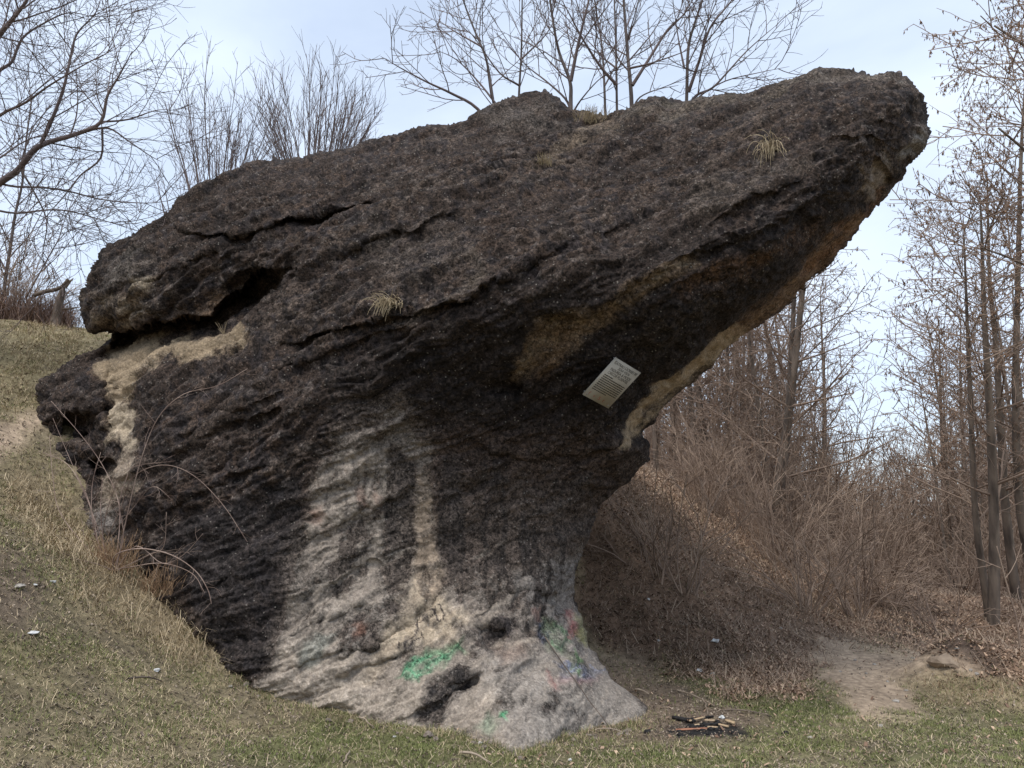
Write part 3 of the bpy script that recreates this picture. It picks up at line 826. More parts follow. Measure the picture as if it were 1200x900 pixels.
# ------------------------------------------------------------------ branches
class Tubes:
    def __init__(self):
        self.g = {}
    def add(self, pts, radii, sides=3):
        k = (len(pts), sides)
        self.g.setdefault(k, ([], []))
        self.g[k][0].append(np.array([tuple(p) for p in pts], float)); self.g[k][1].append(np.array(radii, float))
    def mesh(self, name, mat, origin=(0, 0, 0)):
        Vs, Qs, Ts, off = [], [], [], 0
        for (n, s), (pl, rl) in self.g.items():
            P = np.array(pl); Rr = np.array(rl); B = len(P)
            T = np.gradient(P, axis=1); T /= np.linalg.norm(T, axis=2)[..., None] + 1e-9
            mean = P[:, -1] - P[:, 0]
            ref = np.where((np.abs(mean[:, 2]) > 0.8 * np.linalg.norm(mean, axis=1))[:, None], np.array([1.0, 0.1, 0]), np.array([0.05, 0.1, 1.0]))
            A = np.cross(T, ref[:, None, :]); A /= np.linalg.norm(A, axis=2)[..., None] + 1e-9
            Bn = np.cross(T, A)
            an = np.arange(s) * 2 * math.pi / s
            ring = P[:, :, None] + Rr[:, :, None, None] * (A[:, :, None] * np.cos(an)[None, None, :, None] + Bn[:, :, None] * np.sin(an)[None, None, :, None])
            Vs.append(ring.reshape(-1, 3))
            base = off + (np.arange(B) * n * s)[:, None, None]
            i = np.arange(n - 1)[None, :, None] * s; j = np.arange(s)[None, None, :]; j2 = (j + 1) % s
            a = base + i + j; b2 = base + i + j2
            Qs.append(np.stack([a, b2, b2 + s, a + s], -1).reshape(-1, 4))
            if s > 3:
                e = base[:, 0, 0] + (n - 1) * s
                for kk in range(1, s - 1):
                    Ts.append(np.stack([e, e + kk, e + kk + 1], -1))
            off += B * n * s
        Va = np.vstack(Vs) - np.array(origin)
        return mesh_np(name, Va, np.vstack(Qs), np.vstack(Ts) if Ts else None, mat=mat)

def rotv(d, ang, az):
    r = Vector((0.3, 0.2, 1)) if abs(d.z) < 0.9 else Vector((1, 0.2, 0))
    a = d.cross(r).normalized(); b_ = d.cross(a)
    return (d * math.cos(ang) + (a * math.cos(az) + b_ * math.sin(az)) * math.sin(ang)).normalized()

def path(rn, p, d, length, segs, wig, trop):
    pts = [p.copy()]; st = length / segs
    for _ in range(segs):
        d = (d + Vector((rn.gauss(0, wig), rn.gauss(0, wig), rn.gauss(0, wig) + trop))).normalized()
        p = p + d * st; pts.append(p)
    return pts

def sprout(rn, tb, pts, r0, r1, spec, lev, tips=None, t0=0.12, length=None):
    """side branches along a polyline, recursive; spec[lev] = dict(n per metre, ang, len, wig, trop, seg)"""
    if lev >= len(spec): return
    s = spec[lev]; n = len(pts) - 1
    tot = length or sum((pts[i + 1] - pts[i]).length for i in range(n))
    cnt = max(1, int(s['n'] * tot * (1 - t0) + rn.random()))
    az = rn.random() * 6.28
    for k in range(cnt):
        tt = t0 + (1 - t0) * (k + rn.random()) / cnt
        f = min(tt * n, n - 1e-4); i = int(f)
        p = pts[i].lerp(pts[i + 1], f - i); d = (pts[i + 1] - pts[i]).normalized()
        az += 2.4 + rn.uniform(-0.5, 0.5)
        d2 = rotv(d, R(s['ang'] * rn.uniform(0.7, 1.3)), az)
        ln = s['len'] * (1 - s.get('tap', 0.6) * tt) * rn.uniform(0.6, 1.25)
        rb = (r0 + (r1 - r0) * tt) * s.get('rr', 0.55); rb = max(min(rb, s.get('rmax', 9)), s['rmin'])
        sg = s['seg']
        pp = path(rn, p, d2, ln, sg, s['wig'], s['trop'])
        re = max(rb * 0.35, s['rmin'] * 0.6)
        tb.add(pp, np.linspace(rb, re, sg + 1), 4 if rb > 0.02 else 3)
        if tips is not None and lev >= len(spec) - 2: tips.append(pp)
        sprout(rn, tb, pp, rb, re, spec, lev + 1, tips, 0.15, ln)

def catkins(rn, tips, name, per=2.0, size=0.03, origin=Vector((0, 0, 0))):
    Vs, Ts = [], []
    for pp in tips:
        for _ in range(int(per + rn.random())):
            f = rn.uniform(0.3, 1) * (len(pp) - 1); i = min(int(f), len(pp) - 2)
            p = pp[i].lerp(pp[i + 1], f - i) - origin
            for q_ in range(rn.choice((1, 2, 3))):
                h = size * rn.uniform(0.7, 1.8); w = size * 0.17
                d = Vector((rn.gauss(0, .25), rn.gauss(0, .25), -1)).normalized()
                a = rotv(d, R(90), rn.random() * 6.28); b2 = d.cross(a)
                m_ = p + d * h * 0.5; n0 = len(Vs)
                Vs += [p, m_ + a * w, m_ - a * w * .5 + b2 * w * .9, m_ - a * w * .5 - b2 * w * .9, p + d * h]
                Ts += [(n0, n0 + 1, n0 + 2), (n0, n0 + 2, n0 + 3), (n0, n0 + 3, n0 + 1), (n0 + 4, n0 + 2, n0 + 1), (n0 + 4, n0 + 3, n0 + 2), (n0 + 4, n0 + 1, n0 + 3)]
    return mesh_np(name, np.array([tuple(v) for v in Vs]), None, np.array(Ts), mat=M_CATKIN)

def px_path(pts, D, dD=0.0, n_per=4):
    p = spline(np.array(pts, float), n_per)
    Ds = np.linspace(D, D + dD, len(p))
    return [Vector(v) for v in W(p[:, 0], p[:, 1], Ds)]

SP_FINE = [dict(n=5.4, ang=48, len=1.5, wig=.10, trop=.05, seg=6, rmin=.0055, rr=.42, rmax=.012, tap=.5),
           dict(n=7.5, ang=45, len=.66, wig=.13, trop=.03, seg=4, rmin=.0036, rr=.5),
           dict(n=10.0, ang=42, len=.30, wig=.15, trop=.02, seg=3, rmin=.003, rr=.6)]

# ------------------------------------------------------------------ big tree entering from the left
def traced_tree(name, label, D, stems, spec, mats, seed, cat='tree', group=None, base=None, catk=0, catsize=0.03, sidesr=6):
    """stems: list of (pixel polyline, r0, r1, dD, is_trunk, sprout start)"""
    rn = random.Random(seed)
    paths = [(px_path(s[0], D + (s[6] if len(s) > 6 else 0), s[3]), s[1], s[2], s[4], s[5]) for s in stems]
    if base is None: base = paths[0][0][0]
    base = Vector(base)
    tr, cr, tips = Tubes(), Tubes(), []
    for pts, r0, r1, is_t, t0 in paths:
        (tr if is_t else cr).add(pts, np.linspace(r0, min(r1, .35 * r0) * (.5 if not is_t else 1), len(pts)), 7 if r0 > 0.05 else 5)
        sprout(rn, cr, pts, r0, r1, spec, 0, tips, t0)
    root = thing(name, label, cat, base, group)
    link("trunk", tr.mesh("trunk", mats[0], base), root)
    link("crown", cr.mesh("crown", mats[1], base), root)
    if catk:
        o = link("catkins", catkins(rn, tips, "catkins", catk, catsize, base), root); o["kind"] = "stuff"
    return root

bz = W(np.array(-95.), np.array(385.), np.array(9.6))
traced_tree("beech_tree", "grey leafless tree whose long curved limbs reach in from the left edge", 9.6, [
    ([(-95,400),(-90,330),(-75,270),(-62,120),(-60,-60)], .13, .06, .2, True, .35),
    ([(-85,300),(-20,232),(0,214),(20,200),(45,172),(90,157),(118,143),(126,112),(140,88),(155,60)], .052, .009, -.5, False, .35),
    ([(48,168),(60,142),(74,105),(82,70),(90,40),(112,15),(120,-10)], .026, .007, .1, False, .1),
    ([(-62,150),(-20,70),(0,40),(15,22),(33,-2),(45,-30)], .048, .025, -.6, False, .3),
    ([(-65,170),(-20,100),(0,82),(14,72),(26,45),(50,28),(80,15),(110,20)], .03, .008, .4, False, .3),
    ([(-70,250),(-20,160),(0,135),(30,120),(58,100),(100,75),(130,60)], .026, .007, -.9, False, .25),
    ([(-75,270),(-30,200),(0,185),(30,165),(75,150)], .022, .008, .7, False, .25),
    ([(118,143),(150,140),(180,130),(200,128)], .014, .006, .2, False, .1),
    ([(90,157),(125,150),(150,165),(175,182),(190,190)], .016, .006, .4, False, .1),
    ([(-85,300),(-20,222),(20,219),(70,222),(120,234),(170,238),(200,235)], .020, .006, -.3, False, .35),
    ([(-90,330),(-30,252),(20,250),(70,246),(120,258),(165,272)], .020, .006, .2, False, .35),
    ([(25,200),(40,225),(55,260),(50,300),(60,330)], .014, .006, .1, False, .1),
    ([(120,150),(118,185),(95,205),(75,230),(50,260),(30,300)], .015, .006, .3, False, .1),
  ], SP_FINE, (M_BARK_G, M_TWIG_G), 11)

SP_SLIM = [dict(n=4.2, ang=42, len=1.6, wig=.08, trop=.06, seg=6, rmin=.009, rr=.5, rmax=.018, tap=.5),
           dict(n=4.4, ang=42, len=.75, wig=.10, trop=.04, seg=4, rmin=.006, rr=.6),
           dict(n=5.5, ang=40, len=.34, wig=.12, trop=.03, seg=3, rmin=.0045, rr=.6)]
# slim stem at the far left, below the limbs
def on_hill(px, D):
    P = W(np.array(float(px)), np.array(400.), np.array(D)); return Vector((P[0], P[1], gz(P[0], P[1])))

traced_tree("sapling_tree", "thin upright sapling below the long limbs at the left edge of the hill", 13.5, [
    ([(2,372),(6,330),(12,290),(18,250),(26,215),(30,170),(38,110)], .035, .012, .3, True, .1),
    ([(8,320),(-10,280),(-20,220)], .02, .008, .3, False, .1),
    ([(30,350),(52,310),(70,280),(90,262)], .016, .007, .2, False, .1),
  ], SP_SLIM, (M_BARK_G, M_TWIG_G), 12)

# ------------------------------------------------------------------ trees behind the top of the rock
def stems_tree(name, label, D, stems, seed, spec=SP_SLIM, mats=(M_BARK_G, M_TWIG_G), group=None, **kw):
    return traced_tree(name, label, D, stems, spec, mats, seed, group=group, **kw)

GT = "leafless trees behind the top of the rock"
stems_tree("spreading_tree", "leafless tree behind the rock with one long branch stretching far left", 14.0, [
    ([(592,200),(584,150),(578,118),(570,70),(556,35),(543,0),(530,-50)], .034, .011, .2, True, .25),
    ([(590,170),(560,128),(530,110),(500,96),(470,80),(446,66)], .035, .008, -.6, False, .25),
    ([(580,120),(560,95),(535,70),(510,58)], .022, .008, .5, False, .15),
    ([(565,55),(530,35),(512,22)], .018, .008, .5, False, .15)], 21, group=GT)
stems_tree("slender_tree", "straight slender leafless stem behind the rock's rounded hump", 15.0, [
    ([(606,180),(608,115),(611,60),(612,0),(614,-60)], .028, .010, .2, True, .3),
    ([(608,100),(585,85),(560,50),(545,30)], .022, .008, -.5, False, .15),
    ([(610,70),(640,40),(655,10)], .02, .008, .5, False, .15)], 22, group=GT)
stems_tree("forked_tree", "leafless tree forking into two just above the rock's hump", 13.5, [
    ([(670,190),(669,122),(668,95),(655,60),(647,17),(640,-40)], .044, .016, .2, True, .35),
    ([(669,95),(678,50),(690,0),(700,-50)], .036, .014, -.3, False, .1),
    ([(669,130),(662,115),(640,95),(615,75),(590,45)], .026, .008, .5, False, .15),
    ([(670,135),(680,118),(700,95),(720,80)], .02, .008, -.5, False, .15)], 23, group=GT)
stems_tree("leaning_branch_tree", "leafless tree behind the rock with a stout limb leaning up to the left", 14.5, [
    ([(724,190),(723,125),(722,60),(720,0),(718,-50)], .030, .011, .1, True, .3),
    ([(723,100),(705,80),(684,48),(668,18),(655,-6)], .034, .012, -.5, False, .15),
    ([(722,80),(700,60),(690,25)], .02, .008, .5, False, .15)], 24, group=GT)
stems_tree("tall_tree", "tallest leafless tree behind the rock with a limb rising right", 13.8, [
    ([(742,190),(740,113),(736,67),(731,0),(728,-60)], .047, .018, .1, True, .35),
    ([(741,100),(760,70),(783,34),(800,18),(815,-5)], .034, .012, .5, False, .15),
    ([(738,80),(760,75),(790,65),(815,55)], .022, .008, -.5, False, .15),
    ([(741,128),(750,114),(770,105),(795,100)], .02, .008, .3, False, .15)], 25, group=GT)
stems_tree("fan_tree", "leafless tree fanning open rightward behind the rock's flat back", 14.2, [
    ([(803,180),(805,110),(807,55),(815,25),(824,-5),(830,-50)], .038, .014, .1, True, .3),
    ([(807,108),(820,70),(832,33),(850,10),(862,-6)], .035, .012, -.4, False, .15),
    ([(806,128),(816,112),(835,103),(855,82),(873,62),(895,42),(912,28)], .03, .008, .4, False, .15),
    ([(806,132),(820,113),(850,95),(890,85),(925,78)], .02, .006, -.3, False, .15),
    ([(802,80),(795,45),(790,10)], .022, .008, .3, False, .15)], 26, group=GT)
stems_tree("thin_tree", "thin pale leafless tree behind the rock left of the tallest trunk", 17.0, [
    ([(710,180),(709,120),(706,60),(700,20),(690,-40)], .035, .015, .1, True, .3),
    ([(709,100),(730,60),(745,20)], .02, .008, .3, False, .15)], 27, group=GT)

# fan shaped willow clumps over the left back of the rock
def fan_clump(name, label, px, py, D, n, H, spread, seed, even=True, group=None, mats=(M_BARK_G, M_TWIG_G)):
    """a few bare trunks that fan out into many whips"""
    rn = random.Random(seed)
    fork = Vector(W(np.array(float(px)), np.array(float(py)), np.array(D)))
    base = Vector((fork.x, fork.y, gz(fork.x, fork.y) - .1))
    tr, cr = Tubes(), Tubes()
    for k in range(5):
        o = Vector((rn.gauss(0, .22), rn.gauss(0, .22), 0))
        tr.add([base + o * .4, base.lerp(fork, .35) + o * .6, base.lerp(fork, .7) + o, fork + o * 1.2], [.07, .06, .05, .035], 6)
    for k in range(n):
        a = rn.uniform(-1, 1); e = rn.uniform(-0.7, 0.7)
        d = Vector((a * spread, e * spread, 1)).normalized()
        h = H * (rn.uniform(0.84, 1.03) if even else rn.uniform(0.5, 1.08)) * (1 - (.30 if even else .15) * a * a)
        pts = path(rn, fork + Vector((a * .35, e * .35, rn.uniform(-.3, .1))), d, h, 9, .035, .02)
        r0 = rn.uniform(.009, .019)
        cr.add(pts, np.linspace(r0, .0045, 10), 4)
        sprout(rn, cr, pts, r0, .0045, [dict(n=3.6, ang=24, len=1.0, wig=.05, trop=.035, seg=5, rmin=.0055, rr=.5, tap=.5),
                                        dict(n=4.5, ang=24, len=.5, wig=.07, trop=.03, seg=3, rmin=.004, rr=.6)], 0, None, .25)
    root = thing(name, label, "tree", base, group)
    link("trunk", tr.mesh("trunk", mats[0], base), root); link("crown", cr.mesh("crown", mats[1], base), root)
    return root

GW = "fan shaped leafless clumps over the rock's left back"
fan_clump("willow_clump", "ragged leafless clump with tall whips, left of the two above the rock's back", 256, 262, 17.0, 34, 3.7, .34, 31, False, group=GW)
fan_clump("willow_clump", "even fan shaped leafless clump, right of the two above the rock's back", 368, 232, 17.0, 60, 3.1, .58, 32, True, group=GW)
fan_clump("willow_clump", "low sparse leafless clump between the long limbs and the rock's back", 214, 268, 15.5, 8, 1.5, .4, 33, False, group=GW)

# ------------------------------------------------------------------ alder wood on the right
SP_ALDER = [dict(n=4.4, ang=64, len=2.5, wig=.07, trop=.035, seg=7, rmin=.011, rr=.34, rmax=.028, tap=.68),
            dict(n=4.4, ang=48, len=1.0, wig=.10, trop=.02, seg=4, rmin=.0075, rr=.55),
            dict(n=9.0, ang=45, len=.5, wig=.12, trop=.0, seg=3, rmin=.005, rr=.6)]
def down(pts, D):
    """continue a traced trunk down to the ground"""
    return pts
GA = "bare alders with catkins on the right"
def alder(label, D, main, r, seed, extra=(), catk=1.6, t0=.22, ext=60, name="alder_tree", spec=SP_ALDER, mats=(M_BARK, M_TWIG)):
    p0 = px_path(main, D, 0.0)[0]
    g = gz(p0.x, p0.y)
    q_ = proj(np.array([[p0.x, p0.y, g - .1]]))
    main = [(float(q_[0][0]), float(q_[1][0]))] + list(main) if g < p0.z - .15 else list(main)
    main = main + [(main[-1][0] + (main[-1][0] - main[-2][0]) * .8, main[-1][1] - ext)]
    st = [(main, r, r * .08, 0.0, True, t0)] + [(e[0], e[1], e[2], e[3], True, .1) for e in extra]
    return traced_tree(name, label, D, st, spec, mats, seed, group=GA, catk=catk, catsize=.037, base=(p0.x, p0.y, g))

alder("thick twin stemmed alder just right of the overhang, nearest trunk there", 15.0,
      [(905,655),(911,590),(922,505),(932,420),(941,335),(943,310)], .125, 41,
      [([(918,540),(926,450),(929,380),(931,340),(930,310)], .07, .03, .3)])
alder("slim crooked alder leaning left beside the thick twin stemmed trunk", 16.5,
      [(900,660),(898,600),(897,560),(890,485),(882,430),(878,395),(872,300),(866,200)], .07, 42, catk=.8)
alder("straight alder seen between the overhang and the crooked stem", 18.0,
      [(852,640),(853,590),(853,500),(852,420),(853,330),(852,220)], .095, 43, catk=.8)
alder("alder close to the rock, half cut off by the overhang above", 19.5,
      [(830,640),(829,570),(824,500),(817,450),(810,380),(806,280)], .10, 44, catk=.7)
alder("pale distant alder between the straight and the crooked trunks", 24.0,
      [(874,640),(873,580),(872,490),(872,400),(872,300)], .08, 45, catk=.5)
alder("alder of the right hand group with its foot flaring above the gully", 12.0,
      [(1163,741),(1165,700),(1165,600),(1160,480),(1154,380),(1151,290)], .105, 46, catk=1.4, t0=.3)
alder("alder standing left in the right hand group, leaning slightly left", 12.3,
      [(1161,741),(1156,700),(1143,600),(1138,480),(1134,390),(1131,310)], .07, 47, catk=1.2, t0=.3)
alder("alder behind the right hand group, curving out to the right edge", 14.0,
      [(1194,715),(1190,690),(1179,600),(1172,490),(1168,412),(1160,330),(1158,260)], .10, 48, catk=1.6, t0=.3)
alder("alder at the right edge of the picture, dark and straight", 13.0,
      [(1216,720),(1205,650),(1194,580),(1190,460),(1193,330),(1196,200),(1200,120)], .09, 49, catk=2.2, t0=.3)
alder("nearer catkin laden alder whose crown hangs in at the upper right corner", 9.5,
      [(1330,760),(1325,600),(1312,420),(1300,250),(1290,90),(1285,-80)], .13, 50, catk=3.4, t0=.3,
      extra=[([(1305,330),(1260,250),(1215,190),(1170,150)], .035, .012, -.4), ([(1295,150),(1250,90),(1210,60),(1165,30)], .035, .012, .4), ([(1310,420),(1260,350),(1200,310),(1150,290)], .03, .01, .3)])

# stock trees for the wood behind
def stock_alder(seed, H, r, catk):
    rn = random.Random(seed)
    tr, cr, tips = Tubes(), Tubes(), []
    pts = path(rn, Vector((0, 0, -.2)), Vector((rn.uniform(-.06, .06), rn.uniform(-.06, .06), 1)), H, 12, .022, .03)
    tr.add(pts, np.linspace(r, r * .06, 13), 6)
    sprout(rn, cr, pts, r, r * .25, [dict(n=3.2, ang=58, len=2.3, wig=.08, trop=.05, seg=6, rmin=.014, rr=.36, rmax=.05, tap=.55),
                                     dict(n=3.6, ang=48, len=1.0, wig=.10, trop=.03, seg=4, rmin=.010, rr=.55),
                                     dict(n=4.6, ang=45, len=.5, wig=.12, trop=.0, seg=2, rmin=.008, rr=.6)], 0, tips, .25)
    root = thing("woodland_tree", None, "tree")
    link("trunk", tr.mesh("trunk", M_BARK), root); link("crown", cr.mesh("crown", M_TWIG), root)
    if catk:
        o = link("catkins", catkins(rn, tips, "catkins", catk, .06), root); o["kind"] = "stuff"
    return root

stock = [stock_alder(60 + k, (8.5, 7.0, 9.5, 6.0)[k], (.11, .08, .13, .07)[k], .5) for k in range(4)]
rn = random.Random(77)
spots = []
for (px, D) in [(770,24),(792,21),(812,26),(838,30),(862,27),(888,33),(915,25),(948,29),(975,34),(1000,40),(1025,36),(1052,33),(1078,38),(1100,28),(1112,24),(1128,34),(1150,40),
                (1180,30),(1210,24),(1235,32),(1165,22),(985,46),(1040,50),(1090,48),(930,42),(870,40),(800,36),(1195,44),(755,30),(1010,27),(960,22),(780,38),(825,40),(850,46),(905,37),(945,52),(1015,58),(1065,56),(1115,44),(1140,52),(1170,38),(1205,36),(1230,42),(820,22),(765,35),(1085,30),(990,30),(1035,28),(775,21),(845,24),(870,21),(925,33),(940,23),(955,31),(970,25),(1000,30),(1020,23),(1045,27),(1060,22),(1075,29),(1095,35),(1120,30),(1135,23),(1150,27),(1185,25),(1195,31),(1220,29),(785,28),(805,31),(1110,20),(1190,20),(772,19),(790,23),(818,19),(836,22),(862,19),(886,21),(902,24),(930,19),(952,22),(968,28),(1072,20),(1092,23),(1106,18),(1128,20),(1148,18),(1172,21),(1186,17),(1208,19)]:
    spots.append((px, D))
for i, (px, D) in enumerate(spots):
    P = W(np.array(float(px)), np.array(610.), np.array(float(D)))
    x, y = P[0], P[1]
    lab = "slim leafless tree of the brown wood far behind the bank"; gr = "leafless trees of the wood behind the bank"
    s = rn.uniform(.75, 1.0) * (0.66 if 960 < px < 1100 else (1.3 if px < 950 else 1.05))
    loc = (x, y, gz(x, y)); rz = rn.random() * 6.28
    if i < 4:
        o = stock[i]; o.location = loc; o.rotation_euler = (0, 0, rz); o.scale = (s, s, s)
        o["label"] = lab; o["group"] = gr
    else:
        dup(stock[i % 4], loc, rz, s, lab, gr)

def young_tree(seed, H):
    rn = random.Random(seed); tr, cr = Tubes(), Tubes()
    for k in range(3):
        pts = path(rn, Vector((rn.gauss(0, .1), rn.gauss(0, .1), -.2)), Vector((rn.gauss(0, .15), rn.gauss(0, .15), 1)).normalized(), H * rn.uniform(.75, 1), 10, .035, .04)
        tr.add(pts, np.linspace(.035, .006, 11), 4)
        sprout(rn, cr, pts, .035, .006, [dict(n=4.2, ang=42, len=1.5, wig=.08, trop=.06, seg=5, rmin=.010, rr=.45, rmax=.018, tap=.55),
                                         dict(n=5.0, ang=40, len=.75, wig=.10, trop=.04, seg=4, rmin=.0075, rr=.6),
                                         dict(n=5.0, ang=40, len=.36, wig=.12, trop=.02, seg=2, rmin=.006, rr=.6)], 0, None, .12)
    root = thing("young_tree", None, "tree")
    link("trunk", tr.mesh("trunk", M_TWIG), root); link("crown", cr.mesh("crown", M_SHRUB), root)
    return root
ys = [young_tree(610 + k, (5.5, 4.6, 6.2)[k]) for k in range(3)]
rn = random.Random(613)
for i in range(42):
    if i < 18: px, D, s = rn.uniform(752, 960), rn.uniform(17.5, 29), rn.uniform(.75, 1.1)
    elif i < 28: px, D, s = rn.uniform(960, 1090), rn.uniform(20, 32), rn.uniform(.5, .85)
    else: px, D, s = rn.uniform(1085, 1240), rn.uniform(18, 30), rn.uniform(.7, 1.1)
    P = W(np.array(px), np.array(610.), np.array(D)); loc = (P[0], P[1], gz(P[0], P[1]))
    lab = "bushy young tree of the brown wood, thin branched from the ground up"; gr = "bushy young trees of the wood"
    if i < 3:
        o = ys[i]; o.location = loc; o.rotation_euler = (0, 0, i); o.scale = (s, s, s); o["label"] = lab; o["group"] = gr
    else: dup(ys[i % 3], loc, rn.random() * 6.28, s, lab, gr)

# ------------------------------------------------------------------ shrubs of the bank
def stock_shrub(seed, n, H, spread, mat=M_SHRUB, arch=-.03, r=.011):
    rn = random.Random(seed); tb = Tubes()
    for k in range(n):
        az = rn.random() * 6.28; sp_ = spread * rn.uniform(.2, 1.1)
        d = Vector((math.cos(az) * sp_, math.sin(az) * sp_, 1)).normalized()
        b0 = Vector((math.cos(az) * .18 * rn.random(), math.sin(az) * .18 * rn.random(), -.05))
        pts = path(rn, b0, d, H * rn.uniform(.5, 1.1), 8, .11, arch)
        tb.add(pts, np.linspace(r, .005, 9), 3)
        sprout(rn, tb, pts, r, .005, [dict(n=3.6, ang=40, len=.6, wig=.12, trop=.01, seg=4, rmin=.0055, rr=.6, tap=.5),
                                      dict(n=4.0, ang=42, len=.28, wig=.13, trop=.0, seg=2, rmin=.0045, rr=.6)], 0, None, .2)
    o = link("shrub", tb.mesh("shrub", mat)); o["category"] = "shrub"
    return o
shr = [stock_shrub(90 + k, (18, 22, 16, 24)[k], (2.1, 1.7, 2.5, 1.4)[k], (.6, .85, .5, 1.0)[k], arch=(-.06, -.10, -.03, -.14)[k], r=.009) for k in range(4)]
for k_, o_ in enumerate(shr): pass
rn = random.Random(99)
SH = []
bank_l = "arching leafless shrub in the tangle on the bank crest beside the rock"; bank_g = "leafless shrubs on the bank crest"
mid_l = "leafless shrub in the brown thicket between the alders and the gully"; mid_g = "leafless shrubs of the thicket by the gully"
gul_l = "leafless shrub in the brown undergrowth beneath the right hand alders"; gul_g = "leafless undergrowth shrubs at right"
for k in range(13): SH.append((rn.uniform(790, 915), rn.uniform(12.8, 17.5), rn.uniform(.7, 1.05), bank_l, bank_g))
for k in range(24): SH.append((rn.uniform(900, 1060), rn.uniform(12.5, 20), rn.uniform(.8, 1.3), mid_l, mid_g))
for k in range(20): SH.append((rn.uniform(1040, 1240), rn.uniform(14.5, 24), rn.uniform(.8, 1.4), gul_l, gul_g))
for k in range(70): SH.append((rn.uniform(740, 1260), rn.uniform(19, 34), rn.uniform(1.2, 2.4), "leafless shrub in the far brown brushwood below the distant trees", "far brushwood shrubs"))
for i, (px, D, s, lab, gr) in enumerate(SH):
    P = W(np.array(px), np.array(640.), np.array(D)); x, y = P[0], P[1]
    loc = (x, y, gz(x, y) - .03); rz = rn.random() * 6.28
    if i < 4:
        o = shr[i]; o.location = loc; o.rotation_euler = (0, 0, rz); o.scale = (s, s, s); o["label"] = lab; o["group"] = gr
    else:
        dup(shr[rn.randrange(4)], loc, rz, s, lab, gr)

# hill shrubs on the left crest
for i, (px, D, s) in enumerate([(5,13.2,.8),(22,12.6,.7),(38,13.0,.75),(-15,12.8,.9),(52,13.6,.55),(90,14.0,.5),(12,14.5,1.0),(30,15,.9),(60,15.5,.8)]):
    P = W(np.array(float(px)), np.array(380.), np.array(D)); x, y = P[0], P[1]
    o = dup(shr[rn.randrange(4)], (x, y, gz(x, y) - .05), rn.random() * 6.28, s, "leafless shrub in the tangle along the grassy hill crest at left", "shrubs on the left hill crest")
    

# pale stemmed bush hanging over the gully, drawn individually
def bush_at(name, label, px, py, D, n, H, spread, seed, mat, arch=-.04, group=None, r=.012):
    o = stock_shrub(seed, n, H, spread, mat, arch, r); o.name = name
    P = W(np.array(float(px)), np.array(float(py)), np.array(D)); o.location = (P[0], P[1], gz(P[0], P[1]) - .03)
    return tag(o, label, "shrub", group)
bush_at("hazel_bush", "pale many stemmed bush arching over the dark gully edge", 1003, 705, 11.6, 26, 2.2, .55, 201, M_SHRUB, -.03)
bush_at("overhanging_bush", "low bush with drooping stems just left of the gully", 945, 690, 11.0, 24, 1.8, .9, 202, M_SHRUB, -.09)
bush_at("bank_bush", "bush with pale whips rising from the litter covered bank near the rock", 800, 690, 9.6, 14, 1.9, .55, 203, M_SHRUB, -.03)
bush_at("young_bush", "small dark bush on the bank right beside the rock's neck", 770, 670, 9.6, 12, 1.2, .8, 204, M_TWIG, -.05)
bush_at("gully_bush", "dark low bush leaning over the trench below the alders", 1105, 735, 11.5, 12, 1.1, .9, 205, M_TWIG, -.02)
stems_tree("pale_sapling", "pale crooked sapling with bare stem at the right edge by the mound", 8.6, [
    ([(1194,806),(1196,770),(1192,730),(1184,700),(1176,670),(1168,640)], .014, .008, .2, True, .6),
    ([(1193,735),(1200,715),(1212,700)], .008, .005, .2, False, .3)], 206, spec=SP_SLIM[1:], mats=(M_SHRUB, M_SHRUB))

# ------------------------------------------------------------------ grass, straw, litter
def blades(name, P, h, w, lean, col, mat, seed, leaf=False):
    r = np.random.RandomState(seed); n = len(P)
    az = r.uniform(0, 2 * math.pi, n); az2 = az + math.pi / 2 + r.normal(0, .4, n)
    sx = np.column_stack([np.cos(az), np.sin(az), np.zeros(n)]) * (w / 2)[:, None]
    ld = np.column_stack([np.cos(az2), np.sin(az2), np.zeros(n)])
    up = np.array([0, 0, 1.0])
    hm = h * .55
    a1 = lean * .6
    mid_ = P + up * (hm * np.cos(a1))[:, None] + ld * (hm * np.sin(a1))[:, None]
    a2 = np.minimum(lean * 1.6, 2.0)
    tip = mid_ + up * (h * .45 * np.cos(a2))[:, None] + ld * (h * .45 * np.sin(a2))[:, None]
    Vv = np.stack([P - sx, P + sx, mid_ + sx * .8, mid_ - sx * .8, tip], 1).reshape(-1, 3)
    k = np.arange(n)[:, None] * 5
    Cc = np.repeat(col, 5, 0)
    return mesh_np(name, Vv, k + np.array([0, 1, 2, 3]), k + np.array([3, 2, 4]), cols=Cc, mat=mat, smooth=False)

M_BLADE = mat_attr("grass_blade", 0.8, 0.25, 4.0)
def polar(n, dmin, dmax, seed, amin=-42, amax=42):
    r = np.random.RandomState(seed)
    d = r.uniform(dmin, dmax, n); a = np.radians(r.uniform(amin, amax, n))
    x = d * np.sin(a); y = d * np.cos(a)
    return np.column_stack([x, y, ground_z(x, y)]), d, r

